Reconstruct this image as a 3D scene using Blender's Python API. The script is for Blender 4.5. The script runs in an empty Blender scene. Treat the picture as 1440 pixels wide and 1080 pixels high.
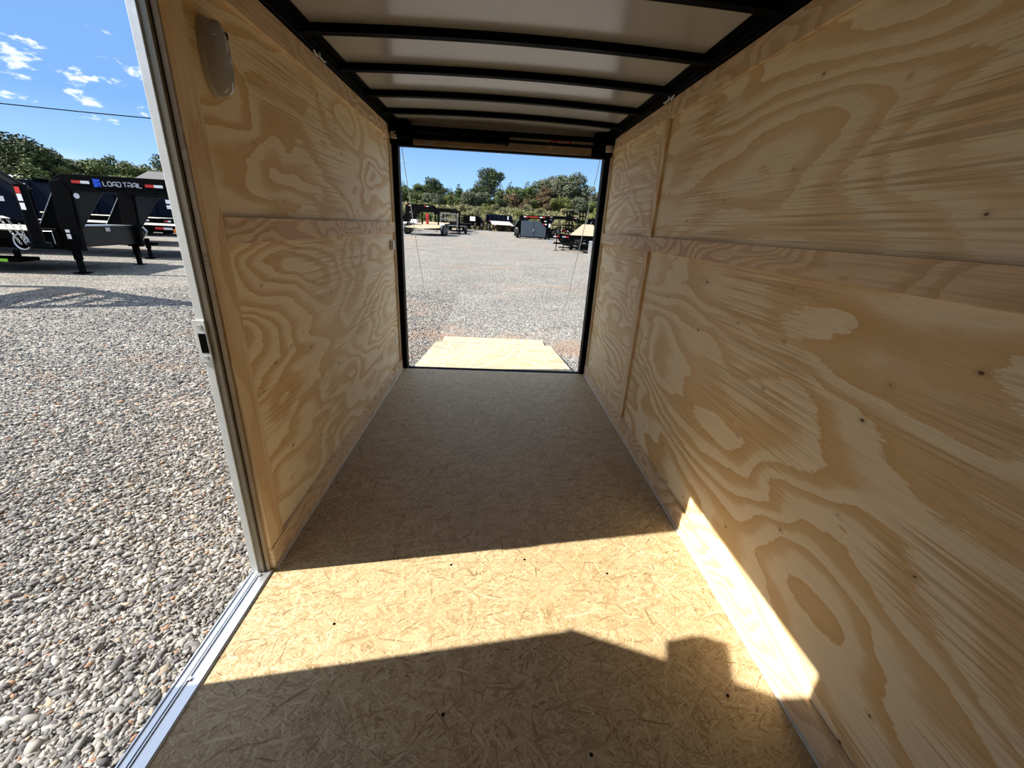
import bpy, bmesh, math, random
import numpy as np
from mathutils import Vector, Matrix
random.seed(7); rng = np.random.default_rng(5)
C = bpy.context.scene.collection
PI = math.pi

# ------------------------------------------------------------------ camera
cd = bpy.data.cameras.new('camera'); cam = bpy.data.objects.new('camera', cd); C.objects.link(cam)
cd.sensor_width = 36; cd.lens = 570.10 / 1440 * 36; cd.clip_start = .02; cd.clip_end = 2000
RR = ((0.99785276, 0.05744374, -0.03146559), (-0.0420492, 0.93018729, 0.36466899), (0.05021685, -0.36256286, 0.93060542))
M = Matrix.Identity(4)
for r in range(3):
    M[r][0] = RR[r][0]; M[r][1] = RR[r][2]; M[r][2] = -RR[r][1]
M.translation = Vector((-0.05124385, -3.62982027, 1.28938851))
cam.matrix_world = M
bpy.context.scene.camera = cam

# ------------------------------------------------------------------ light, sky, exposure
SUNDIR = Vector((-1, -.149, .91)).normalized()
sd = bpy.data.lights.new('sun', 'SUN'); sun = bpy.data.objects.new('sun', sd); C.objects.link(sun)
sd.energy = 3.6; sd.color = (1, .93, .82); sd.angle = math.radians(.53)
sun.rotation_euler = SUNDIR.to_track_quat('Z', 'Y').to_euler(); sun.location = SUNDIR * 60
vs = bpy.context.scene.view_settings
vs.view_transform = 'Standard'; vs.look = 'None'; vs.gamma = 1; vs.use_curve_mapping = False; vs.exposure = 1.92

def N(nt, t, **kw):
    n = nt.nodes.new(t)
    for k, v in kw.items():
        if k in ('op',): n.operation = v
        elif hasattr(n, k) and not k.startswith('i_'): setattr(n, k, v)
    return n
class G:
    """small node graph helper"""
    def __init__(s, nt): s.nt = nt; s.L = nt.links
    def put(s, sock, v):
        if isinstance(v, bpy.types.NodeSocket): s.L.new(v, sock)
        elif v is not None:
            try: sock.default_value = v
            except Exception: sock.default_value = (v, v, v) if not hasattr(v, '__len__') else tuple(v) + (1,)
    def math(s, op, a, b=None, c=None, clamp=False):
        n = s.nt.nodes.new('ShaderNodeMath'); n.operation = op; n.use_clamp = clamp
        s.put(n.inputs[0], a)
        if b is not None: s.put(n.inputs[1], b)
        if c is not None: s.put(n.inputs[2], c)
        return n.outputs[0]
    def vmath(s, op, a, b=None, scale=None):
        n = s.nt.nodes.new('ShaderNodeVectorMath'); n.operation = op
        s.put(n.inputs[0], a)
        if b is not None: s.put(n.inputs[1], b)
        if scale is not None: s.put(n.inputs['Scale'], scale)
        return n.outputs['Value'] if op in ('DOT_PRODUCT', 'LENGTH') else n.outputs[0]
    def coord(s, kind='Object'): return s.nt.nodes.new('ShaderNodeTexCoord').outputs[kind]
    def map(s, v, loc=(0,0,0), rot=(0,0,0), scale=(1,1,1)):
        n = s.nt.nodes.new('ShaderNodeMapping'); s.put(n.inputs[0], v); n.inputs[1].default_value = loc
        n.inputs[2].default_value = rot; n.inputs[3].default_value = scale; return n.outputs[0]
    def noise(s, v, scale=5, detail=2, rough=.5, dist=0, col=False):
        n = s.nt.nodes.new('ShaderNodeTexNoise'); s.put(n.inputs['Vector'], v); n.inputs['Scale'].default_value = scale
        n.inputs['Detail'].default_value = detail; n.inputs['Roughness'].default_value = rough; n.inputs['Distortion'].default_value = dist
        return n.outputs['Color' if col else 'Fac']
    def voro(s, v, scale=5, feature='F1', out='Distance', rand=1, dist='EUCLIDEAN', dims='3D'):
        n = s.nt.nodes.new('ShaderNodeTexVoronoi'); n.voronoi_dimensions = dims; n.feature = feature; n.distance = dist; s.put(n.inputs['Vector'], v)
        n.inputs['Scale'].default_value = scale; n.inputs['Randomness'].default_value = rand; return n.outputs[out]
    def ramp(s, f, stops, interp='LINEAR'):
        n = s.nt.nodes.new('ShaderNodeValToRGB'); s.put(n.inputs[0], f); cr = n.color_ramp; cr.interpolation = interp
        while len(cr.elements) < len(stops): cr.elements.new(.5)
        for e, (p, c) in zip(cr.elements, stops):
            e.position = p; e.color = (c, c, c, 1) if not hasattr(c, '__len__') else tuple(c) + (1,)
        return n.outputs[0]
    def mix(s, f, a, b, mode='MIX'):
        n = s.nt.nodes.new('ShaderNodeMix'); n.data_type = 'RGBA'; n.blend_type = mode
        s.put(n.inputs[0], f)
        for i, v in ((6, a), (7, b)):
            if isinstance(v, bpy.types.NodeSocket): s.L.new(v, n.inputs[i])
            else: n.inputs[i].default_value = tuple(v) + (1,)
        return n.outputs[2]
    def rotz(s, v, ang):
        n = s.nt.nodes.new('ShaderNodeVectorRotate'); n.rotation_type = 'Z_AXIS'; s.put(n.inputs[0], v); s.put(n.inputs['Angle'], ang); return n.outputs[0]
    def sep(s, v):
        n = s.nt.nodes.new('ShaderNodeSeparateXYZ'); s.put(n.inputs[0], v); return n.outputs
    def comb(s, x, y, z):
        n = s.nt.nodes.new('ShaderNodeCombineXYZ')
        for i, q in enumerate((x, y, z)): s.put(n.inputs[i], q)
        return n.outputs[0]
    def mapr(s, f, a, b, c=0, d=1, smooth=False):
        n = s.nt.nodes.new('ShaderNodeMapRange'); n.clamp = True
        if smooth: n.interpolation_type = 'SMOOTHSTEP'
        s.put(n.inputs[0], f)
        for i, q in enumerate((a, b, c, d)): n.inputs[i + 1].default_value = q
        return n.outputs[0]
    def bump(s, h, strength=.3, dist=.01):
        n = s.nt.nodes.new('ShaderNodeBump'); n.inputs['Strength'].default_value = strength; n.inputs['Distance'].default_value = dist
        s.put(n.inputs['Height'], h); return n.outputs[0]

# world: clear blue autumn sky, unseen upper part brightened for fill light, with small scattered clouds low in the north-west
W = bpy.data.worlds.new('sky'); bpy.context.scene.world = W; W.use_nodes = True
nt = W.node_tree; nt.nodes.clear(); g = G(nt)
d = g.coord('Generated'); sx = g.sep(d)
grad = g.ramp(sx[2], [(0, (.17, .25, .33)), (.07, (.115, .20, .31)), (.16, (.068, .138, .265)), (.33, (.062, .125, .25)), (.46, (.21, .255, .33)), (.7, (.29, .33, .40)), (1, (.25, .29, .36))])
cn = g.noise(g.map(d, loc=(.27, .17, .02), scale=(1, 1, 2.4)), scale=24, detail=6, rough=.6, dist=.2)
big = g.noise(g.map(d, loc=(2, 5, 1), scale=(1, 1, 2.2)), scale=3.2, detail=1)
dd = g.vmath('DOT_PRODUCT', d, Vector((-.625, .762, .167)).normalized())
near = g.mapr(dd, .955, .995, 0, 1, True)
belt = g.mapr(g.math('ABSOLUTE', g.math('SUBTRACT', sx[2], .168)), .0, .085, 1, 0, True)
thr = g.math('ADD', g.math('MULTIPLY', g.math('MULTIPLY', near, belt), .16), g.math('MULTIPLY', big, .14))
cm = g.mapr(g.math('ADD', cn, thr), .745, .86, 0, 1, True)
wisp = g.mapr(g.noise(g.map(d, loc=(7, 2, 0), rot=(.2, .1, 0), scale=(1, 1, 9)), scale=2.2, detail=4), .60, .8, 0, .25)
skyc = g.mix(g.math('MAXIMUM', g.math('MULTIPLY', cm, .7), wisp), grad, (.35, .36, .37))
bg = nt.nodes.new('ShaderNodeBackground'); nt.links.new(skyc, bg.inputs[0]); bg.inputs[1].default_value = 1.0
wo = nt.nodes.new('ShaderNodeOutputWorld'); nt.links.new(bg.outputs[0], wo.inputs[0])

# ------------------------------------------------------------------ materials
def mat(name, color=(.5, .5, .5), rough=.5, metal=0, spec=.5, build=None, **kw):
    m = bpy.data.materials.new(name); m.use_nodes = True; nt = m.node_tree
    b = nt.nodes['Principled BSDF']; b.inputs['Roughness'].default_value = rough; b.inputs['Metallic'].default_value = metal
    b.inputs['Specular IOR Level'].default_value = spec; b.inputs['Base Color'].default_value = tuple(color) + (1,)
    for k, v in kw.items(): b.inputs[k].default_value = v
    g = G(nt)
    if build: build(g, b)
    return m
def flat(name, color, rough=.5, metal=0, spec=.5, vary=.12, scale=6, **kw):
    def bd(g, b):
        n = g.noise(g.coord(), scale=scale, detail=5, rough=.6)
        c = g.mix(n, tuple(x * (1 - vary) for x in color), tuple(min(1, x * (1 + vary)) for x in color))
        g.put(b.inputs['Base Color'], c)
        g.put(b.inputs['Roughness'], g.mapr(n, .3, .7, max(.03, rough * .85), min(1, rough * 1.15)))
    return mat(name, color, rough, metal, spec, bd, **kw)

CREAM = (.94, .81, .56); TAN = (.70, .45, .185)
def ply(name, seed=0, k=7, scale=1.0, vertical=False, cream=CREAM, tan=TAN, comb=1.0, strength=1.0, knots=True, stretch=.42):
    """rotary-cut pine plywood: broad cathedral bands with jagged edges, grain along y (or z)"""
    def bd(g, b):
        v = g.coord()
        if vertical: v = g.map(v, rot=(PI / 2, 0, 0))
        v0 = g.map(v, loc=(seed * 3.17, seed * 7.31, seed * 1.93))
        s = g.map(v0, scale=(1, stretch * scale, 1.15 * scale))
        warp = g.noise(s, scale=2.2, detail=2, col=True)
        s2 = g.vmath('ADD', s, g.vmath('SCALE', g.vmath('SUBTRACT', warp, (.5, .5, .5)), scale=.28))
        n1 = g.noise(s2, scale=1.35, detail=2.2, rough=.45)
        lines = g.noise(g.map(v0, scale=(1, 1.1, 120)), scale=1, detail=2, rough=.6)
        patch = g.noise(g.map(v0, loc=(9, 3, 4), scale=(1, .8, 1.1)), scale=1.6, detail=2)
        patchm = g.mapr(patch, .44, .56)
        t = g.math('MULTIPLY', n1, k)
        t = g.math('ADD', t, g.math('MULTIPLY', g.math('SUBTRACT', lines, .5), g.math('MULTIPLY', patchm, .9 * comb)))
        t = g.math('ADD', t, g.math('MULTIPLY', g.math('SUBTRACT', g.noise(g.map(v0, scale=(1, 5, 16)), scale=1, detail=4, rough=.6), .5), .75))
        saw = g.math('FRACT', t)
        band = g.ramp(saw, [(0, .04), (.36, .10), (.50, .55), (.60, .78), (.84, .90), (.90, 1.0), (.935, .95), (.955, .06), (1, .04)])
        # rings fade in and out
        fade = g.mapr(g.noise(g.map(v0, loc=(1, 9, 2), scale=(1, .5, 1)), scale=1.3, detail=2), .34, .62, .45, 1)
        band = g.math('MULTIPLY', g.math('MULTIPLY', band, fade), strength, clamp=True)
        c = g.mix(band, cream, tan)
        tone = g.noise(g.map(v0, scale=(1, .7, 1.6)), scale=1.1, detail=3)
        c = g.mix(g.mapr(tone, .4, .7, 0, .2), c, (.76, .55, .30))
        fine = g.noise(g.map(v0, scale=(1, 9, 300)), scale=1, detail=2)
        c = g.mix(g.mapr(fine, .45, .75, 0, .2), c, (.48, .30, .14))
        groove = g.math('MULTIPLY', g.mapr(lines, .51, .62), patchm)
        c = g.mix(g.math('MULTIPLY', groove, .5 * comb), c, (.50, .34, .17))
        if knots:
            vs_ = g.sep(v0); kv = g.comb(vs_[1], g.math('MULTIPLY', vs_[2], 1.5), 0)
            kd = g.voro(kv, scale=3.4, dims='2D')
            kc = g.sep(g.voro(kv, scale=3.4, out='Color', dims='2D'))
            kk = g.math('MULTIPLY', g.math('LESS_THAN', kd, g.math('MULTIPLY', kc[1], .022)), g.mapr(kc[0], .35, .4, 0, 1))
            halo = g.math('MULTIPLY', g.mapr(kd, .01, .075, .4, 0, True), g.mapr(kc[0], .35, .4, 0, 1))
            c = g.mix(halo, c, (.44, .25, .10)); c = g.mix(g.math('MULTIPLY', kk, .85), c, (.06, .03, .015))
        g.put(b.inputs['Base Color'], c)
        h = g.math('ADD', g.math('MULTIPLY', groove, -1), g.math('MULTIPLY', fine, .5))
        g.put(b.inputs['Normal'], g.bump(h, .25, .0015))
    return mat(name, CREAM, .62, spec=.25, build=bd)

def osb(name, light=(.385, .295, .17), mid=(.285, .20, .10), dark=(.125, .075, .034)):
    def bd(g, b):
        v = g.coord()
        wv = g.vmath('ADD', v, g.vmath('SCALE', g.vmath('SUBTRACT', g.noise(v, 14, 2, col=True), (.5, .5, .5)), scale=.025))
        best = None; tone = None
        for i, (ang, lx, ly) in enumerate(((.15, 11, 95), (.9, 13, 120), (-.7, 10, 100), (1.45, 14, 110), (-.25, 9, 75), (-1.2, 15, 130), (.5, 22, 190), (-.45, 24, 200))):
            q = g.map(g.map(wv, loc=(i * 1.37, i * 2.11, 0)), rot=(0, 0, ang))
            q = g.map(q, scale=(lx * 1.45, ly * 1.7, 1))
            cc = g.sep(g.voro(q, scale=1, out='Color'))
            gr_ = g.noise(g.map(q, scale=(.8, 3.2, 1)), scale=1, detail=2)
            tn_ = g.math('ADD', g.math('MULTIPLY', cc[1], .72), g.math('MULTIPLY', gr_, .34))
            if best is None: best, tone = cc[0], tn_
            else:
                gt = g.math('GREATER_THAN', cc[0], best); best = g.math('MAXIMUM', best, cc[0])
                tone = g.math('ADD', g.math('MULTIPLY', tone, g.math('SUBTRACT', 1, gt)), g.math('MULTIPLY', tn_, gt))
        t = tone
        c = g.ramp(t, [(.10, dark), (.24, mid), (.50, light), (.80, (.46, .37, .225)), (.97, (.56, .48, .33))])
        cell = g.sep(g.voro(g.map(wv, loc=(5, 2, 0)), scale=7, out='Color'))
        r = g.rotz(v, g.math('MULTIPLY', cell[0], 3.1))
        sl = g.noise(g.map(r, scale=(16, 210, 1)), scale=1, detail=2)
        sl = g.math('MULTIPLY', g.mapr(sl, .665, .72), g.mapr(g.noise(v, 6, 2), .42, .6))
        c = g.mix(g.math('MULTIPLY', sl, .8), c, (.10, .055, .025))
        # broad tone: warmer, redder and dirtier towards the ramp traffic lane
        tn = g.noise(v, 1.6, 4)
        c = g.mix(g.mapr(tn, .42, .7, 0, .3), c, (.34, .225, .11))
        sy = g.sep(v)[1]
        seam = None
        for y in (-1.123, -2.343, -3.563, -4.78):
            q = g.mapr(g.math('ABSOLUTE', g.math('SUBTRACT', sy, y)), .0, .0022, 1, 0)
            seam = q if seam is None else g.math('MAXIMUM', seam, q)
        c = g.mix(g.math('MULTIPLY', seam, .45), c, (.12, .07, .03))
        # screw heads
        g.put(b.inputs['Base Color'], c)
        g.put(b.inputs['Normal'], g.bump(t, .35, .004))
    return mat(name, light, .55, spec=.3, build=bd)

def planks(name, c1=(.72, .56, .34), c2=(.56, .42, .25), axis='x', width=.14, dirty=.0):
    def bd(g, b):
        v = g.coord(); s = g.sep(v)
        u = s[1] if axis == 'x' else s[0]
        q = g.math('DIVIDE', u, width); idx = g.math('FLOOR', q); fr = g.math('FRACT', q)
        sc = (2, 30, 1) if axis == 'x' else (30, 2, 1)
        n = g.noise(g.vmath('ADD', g.map(v, scale=sc), g.comb(g.math('MULTIPLY', idx, 3.3), g.math('MULTIPLY', idx, 1.7), 0)), scale=1, detail=4)
        c = g.mix(g.mapr(n, .3, .7), c2, c1)
        gap = g.math('MAXIMUM', g.mapr(fr, 0, .05, 1, 0), g.mapr(fr, .95, 1, 0, 1))
        c = g.mix(g.math('MULTIPLY', gap, .8), c, (.08, .06, .04))
        g.put(b.inputs['Base Color'], c)
    return mat(name, c1, .7, spec=.2, build=bd)

def gravel():
    def bd(g, b):
        v = g.coord()
        c = None; h = None
        pv = g.vmath('ADD', v, g.vmath('SCALE', g.noise(v, 30, 1, col=True), scale=.02))
        d1 = g.voro(pv, scale=34); c1 = g.sep(g.voro(pv, scale=34, out='Color'))
        d2 = g.voro(g.map(pv, loc=(3, 5, 1)), scale=85); c2 = g.sep(g.voro(g.map(pv, loc=(3, 5, 1)), scale=85, out='Color'))
        br = g.math('ADD', g.math('MULTIPLY', c1[0], .6), g.math('MULTIPLY', c2[0], .4))
        col = g.ramp(br, [(.1, (.10, .10, .10)), (.35, (.22, .215, .205)), (.6, (.38, .37, .345)), (.82, (.56, .54, .495)), (1, (.74, .71, .65))])
        rust = g.math('MULTIPLY', g.mapr(c1[1], .93, .95), .65)
        col = g.mix(rust, col, (.40, .20, .11))
        # sandy, reddish spill patches
        big = g.noise(g.map(v, loc=(4, 2, 0), scale=(.28, .5, 1)), scale=1, detail=6, rough=.65)
        m = g.mapr(big, .57, .68, 0, .7)
        col = g.mix(m, col, (.50, .30, .19))
        sandy = g.mapr(g.noise(g.map(v, loc=(9, 7, 0), scale=(.8, .8, 1)), 1, 5), .57, .72, 0, .45)
        col = g.mix(sandy, col, (.40, .35, .29))
        lg = g.noise(g.map(v, loc=(2, 8, 0), scale=(.5, .9, 1)), 1, 6, .7)
        col = g.mix(1.0, col, g.ramp(lg, [(.3, (.46, .465, .465)), (.7, (.69, .69, .675))]), 'MULTIPLY')
        g.put(b.inputs['Base Color'], col)
        hh = g.math('ADD', g.mapr(d1, 0, .6, 1, 0), g.math('MULTIPLY', g.mapr(d2, 0, .6, 1, 0), .45))
        g.put(b.inputs['Normal'], g.bump(hh, .9, .02))
    return mat('gravel', (.3, .3, .3), .85, spec=.2, build=bd)

def foliage(name, c1, c2, c3):
    def bd(g, b):
        oi = g.nt.nodes.new('ShaderNodeObjectInfo')
        n = g.noise(g.coord(), scale=.9, detail=3)
        c = g.ramp(n, [(.3, c1), (.52, c2), (.72, c3)])
        c = g.mix(g.math('MULTIPLY', oi.outputs['Random'], .35), c, c3)
        g.put(b.inputs['Base Color'], c)
    return mat(name, c2, .7, spec=.2, build=bd)

m_osb = osb('osb_floor')
m_plyR = ply('plywood_right_upper', seed=1.3, k=16, scale=.95, comb=1.3)
m_plyR2 = ply('plywood_right_lower', seed=4.1, k=16, scale=1.0, comb=1.1)
m_plyR3 = ply('plywood_right_rear', seed=7.7, k=21, scale=1.3)
m_plyL = ply('plywood_left_upper', seed=2.2, k=15, scale=1.35)
m_plyL2 = ply('plywood_left_lower', seed=5.9, k=19, scale=1.2)
m_batH = ply('batten_horizontal', seed=8.8, k=22, scale=2.0, knots=False, comb=.5, cream=(.80, .63, .42), tan=(.53, .33, .17))
m_batV = ply('batten_vertical', seed=6.6, k=14, scale=1.3, vertical=True, knots=False, stretch=.25, cream=(.84, .68, .44), tan=(.66, .42, .19))
m_alu = flat('aluminium', (.66, .70, .72), .42, .45, vary=.06, scale=20)
m_sill = flat('sill_aluminium', (.66, .69, .74), .33, .85, vary=.06, scale=20)
m_alu2 = flat('aluminium_inner_return', (.30, .27, .20), .5, .5, vary=.08, scale=20)  # shade and wood reflection painted into the aluminium as dark brown
m_black = flat('black_painted_steel', (.0025, .0025, .0025), .6, 0, .03)
m_satin = flat('black_satin_steel', (.0025, .0025, .0025), .5, 0, .05)
m_rubber = flat('black_rubber', (.018, .018, .018), .8, 0, .3)
m_navy = flat('dark_navy_paint', (.0025, .005, .013), .5, 0, .06)
m_greybox = flat('slate_grey_powder_coat', (.06, .075, .095), .5, 0, .4)
m_roof = flat('roof_skin', (.36, .35, .335), .2, 0, .6, vary=.04, scale=3)
m_header = flat('header_cream_panel', (.50, .44, .35), .5, 0, .4)
m_wood_header = ply('header_wood', seed=3.5, k=5, scale=2, knots=False, cream=(.36, .29, .21), tan=(.26, .19, .12))
m_red = flat('red_reflector', (.62, .03, .02), .35)
m_white = flat('white_reflector', (.80, .80, .80), .35)
m_orange = flat('amber_lens', (.85, .25, .03), .3)
m_blue = flat('blue_emblem', (.02, .10, .75), .4)
m_letter = flat('silver_lettering', (.38, .40, .43), .4)
m_redletter = flat('red_lettering', (.75, .06, .03), .4)
m_lens = flat('lamp_lens', (.50, .50, .50), .12, 0, .6, vary=.05, **{'Transmission Weight': .25, 'Coat Weight': .6, 'Coat Roughness': .05})
m_lampbase = flat('lamp_base', (.45, .40, .33), .45)
m_whitepl = flat('white_plastic', (.66, .66, .64), .4)
m_steel = flat('galvanised_steel', (.55, .56, .57), .4, .9)
m_chain = flat('zinc_chain', (.62, .60, .52), .4, .8)
m_deck = planks('pine_deck_boards', (.34, .285, .20), (.26, .21, .14))
m_boxblack = flat('toolbox_black', (.008, .008, .007), .35, 0, .3)
m_deckw = planks('bleached_deck_boards', (.40, .38, .335), (.30, .28, .24), dirty=.2)
m_ramp = planks('ramp_plywood', (.86, .74, .50), (.74, .58, .34), axis='y', width=9)
m_rampply = ply('ramp_plywood_face', seed=9.4, k=14, scale=2.2, vertical=False, cream=(.40, .36, .26), tan=(.25, .20, .12), comb=.4)
m_gravel = gravel()
m_tire = flat('tyre_rubber', (.022, .022, .022), .85, 0, .2)
m_rim = flat('wheel_rim', (.10, .10, .10), .35, .3)
m_green = flat('lime_green_plastic', (.30, .75, .05), .5)
m_bark = flat('bark', (.10, .075, .055), .9)
m_fol_dark = foliage('oak_leaves_dark', (0.016, 0.027, 0.009), (0.034, 0.050, 0.017), (0.067, 0.083, 0.032))
m_fol_mid = foliage('leaves_mid_green', (0.037, 0.057, 0.016), (0.073, 0.100, 0.027), (0.127, 0.147, 0.047))
m_fol_lt = foliage('leaves_yellow_green', (0.047, 0.060, 0.013), (0.094, 0.113, 0.027), (0.173, 0.167, 0.047))
m_fol_rust = foliage('leaves_rust', (0.047, 0.037, 0.020), (0.086, 0.060, 0.030), (0.127, 0.086, 0.043))
m_fol_grey = foliage('leaves_grey_green', (0.040, 0.050, 0.030), (0.080, 0.094, 0.057), (0.147, 0.160, 0.100))
m_pine = foliage('pine_needles', (0.023, 0.047, 0.016), (0.047, 0.083, 0.027), (0.086, 0.127, 0.043))
m_shingle = flat('asphalt_shingles', (.10, .098, .10), .8)
m_metalroof = flat('pale_metal_roof', (.68, .70, .72), .45, .1)
m_siding = flat('pale_siding', (.55, .53, .50), .7)
m_wire = flat('power_cable', (.008, .008, .009), .9, 0, 0)
def hillm(g, b):
    v = g.coord()
    n = g.noise(v, .25, 6, .65); n2 = g.noise(v, 3, 5, .7)
    c = g.ramp(n, [(.3, (.20, .19, .07)), (.45, (.24, .21, .09)), (.6, (.32, .26, .14)), (.75, (.24, .25, .09))])
    c = g.mix(g.mapr(n2, .3, .7, 0, .5), c, (.12, .12, .05)); g.put(b.inputs['Base Color'], c)
m_hill = mat('dry_grass_slope', (.3, .25, .1), .9, spec=.1, build=hillm)
m_brush = foliage('dry_brush', (.08, .095, .035), (.15, .15, .065), (.25, .215, .12))

# ------------------------------------------------------------------ mesh helpers
class MB:
    def __init__(s): s.v = []; s.f = []
    def add(s, vs, fs):
        o = len(s.v); s.v += [tuple(p) for p in vs]; s.f += [tuple(i + o for i in f) for f in fs]; return s
    def box(s, x0, x1, y0, y1, z0, z1, rot=None, about=(0, 0, 0)):
        P = [Vector((x, y, z)) for x in (x0, x1) for y in (y0, y1) for z in (z0, z1)]
        if rot is not None:
            a = Vector(about); P = [rot @ (p - a) + a for p in P]
        return s.add(P, [(0, 1, 3, 2), (4, 6, 7, 5), (0, 4, 5, 1), (2, 3, 7, 6), (0, 2, 6, 4), (1, 5, 7, 3)])
    def bar(s, a, b, w=.05, h=None, up=(0, 0, 1)):
        h = h or w; a = Vector(a); b = Vector(b); d = (b - a).normalized(); u = Vector(up)
        if abs(d.dot(u)) > .98: u = Vector((1, 0, 0))
        r = d.cross(u).normalized(); u = r.cross(d)
        P = [p + r * sx * w / 2 + u * sz * h / 2 for p in (a, b) for sx in (-1, 1) for sz in (-1, 1)]
        return s.add(P, [(0, 1, 3, 2), (4, 6, 7, 5), (0, 4, 5, 1), (2, 3, 7, 6), (0, 2, 6, 4), (1, 5, 7, 3)])
    def tube(s, pts, r=.02, n=10, closed=False, radii=None):
        pts = [Vector(p) for p in pts]; m = len(pts); V = []; F = []
        prev = None
        for i, p in enumerate(pts):
            if closed: t = pts[(i + 1) % m] - pts[i - 1]
            else: t = pts[min(i + 1, m - 1)] - pts[max(i - 1, 0)]
            t.normalize()
            if prev is None:
                u = Vector((0, 0, 1)) if abs(t.z) < .9 else Vector((1, 0, 0)); prev = t.cross(u).normalized()
            prev = (prev - t * prev.dot(t)).normalized(); q = t.cross(prev)
            rr = radii[i] if radii else r
            V += [p + (prev * math.cos(2 * PI * k / n) + q * math.sin(2 * PI * k / n)) * rr for k in range(n)]
        R = m if closed else m - 1
        for i in range(R):
            for k in range(n):
                a = i * n + k; b = i * n + (k + 1) % n; c = ((i + 1) % m) * n + (k + 1) % n; e = ((i + 1) % m) * n + k
                F.append((a, b, c, e))
        if not closed: F.append(tuple(range(n))[::-1]); F.append(tuple((m - 1) * n + k for k in range(n)))
        return s.add(V, F)
    def cyl(s, a, b, r, n=20, r2=None): return s.tube([a, b], r, n, radii=[r, r2 if r2 is not None else r])
    def prism(s, poly, plane, t0, t1):
        """poly of 2-D points in plane 'xz','yz','xy' extruded between t0 and t1 on the remaining axis"""
        def P(a, b, t): return {'xz': (a, t, b), 'yz': (t, a, b), 'xy': (a, b, t)}[plane]
        n = len(poly)
        V = [P(a, b, t0) for a, b in poly] + [P(a, b, t1) for a, b in poly]
        F = [tuple(range(n)), tuple(range(2 * n - 1, n - 1, -1))] + [(i, (i + 1) % n, n + (i + 1) % n, n + i) for i in range(n)]
        return s.add(V, F)
    def build(s, name, m, parent=None, smooth=False, bevel=0, loc=None):
        me = bpy.data.meshes.new(name); me.from_pydata(s.v, [], s.f)
        bm = bmesh.new(); bm.from_mesh(me); bmesh.ops.recalc_face_normals(bm, faces=bm.faces)
        if smooth:
            for f in bm.faces: f.smooth = True
        bm.to_mesh(me); bm.free()
        o = bpy.data.objects.new(name, me); C.objects.link(o); me.materials.append(m)
        if parent is not None: o.parent = parent
        if loc: o.location = loc
        if bevel:
            md = o.modifiers.new('bevel', 'BEVEL'); md.width = bevel; md.segments = 2; md.limit_method = 'ANGLE'
        if smooth:
            md = o.modifiers.new('es', 'EDGE_SPLIT'); md.split_angle = math.radians(40)
        return o
def tag(o, label=None, cat=None, group=None, kind=None):
    if label: o['label'] = label
    if cat: o['category'] = cat
    if group: o['group'] = group
    if kind: o['kind'] = kind
    return o
def struct(o, label, cat): return tag(o, label, cat, kind='structure')
def empty(name, loc, rz=0):
    o = bpy.data.objects.new(name, None); C.objects.link(o); o.location = loc; o.rotation_euler = (0, 0, rz); o.empty_display_size = .2; return o
def text(name, body, m, parent, loc, rot, size, sx=1.0, depth=.002, bold=0.0, align='LEFT'):
    cu = bpy.data.curves.new(name, 'FONT'); cu.body = body; cu.size = size; cu.extrude = depth; cu.offset = bold; cu.align_x = align; cu.resolution_u = 3
    t = bpy.data.objects.new(name + '_tmp', cu); C.objects.link(t)
    dg = bpy.context.evaluated_depsgraph_get(); dg.update()
    me = bpy.data.meshes.new_from_object(t.evaluated_get(dg)); bpy.data.objects.remove(t)
    me.materials.clear(); me.materials.append(m); me.name = name
    o = bpy.data.objects.new(name, me); C.objects.link(o); o.parent = parent
    o.location = loc; o.rotation_euler = rot; o.scale = (sx, 1, 1); return o
def sstep(t): t = max(0, min(1, t)); return t * t * (3 - 2 * t)
def gz(x, y): return -.32 + .0185 * min(y, 60) + 3.6 * sstep((y - 52) / 40) * sstep((x + 42) / 25)

# ------------------------------------------------------------------ ground and slope
xs = np.concatenate([np.linspace(-160, -30, 14), np.linspace(-26, 30, 29), np.linspace(36, 130, 10)])
ys = np.concatenate([np.linspace(-40, 48, 23), np.linspace(50, 100, 41), np.linspace(110, 200, 6)])
def grid(y0, y1, name, m):
    yy = [y for y in ys if y0 <= y <= y1]; V = [(x, y, gz(x, y)) for y in yy for x in xs]; nx = len(xs)
    F = [(j * nx + i, j * nx + i + 1, (j + 1) * nx + i + 1, (j + 1) * nx + i) for j in range(len(yy) - 1) for i in range(nx - 1)]
    return MB().add(V, F).build(name, m, smooth=True)
gr = grid(-40, 51.3, 'ground', m_gravel); struct(gr, 'grey crushed gravel yard stretching around the cargo trailer', 'ground')
hl = grid(51.2, 200, 'hillside', m_hill); struct(hl, 'dry grassy slope rising beyond the gravel yard to the treeline', 'hillside')

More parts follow.
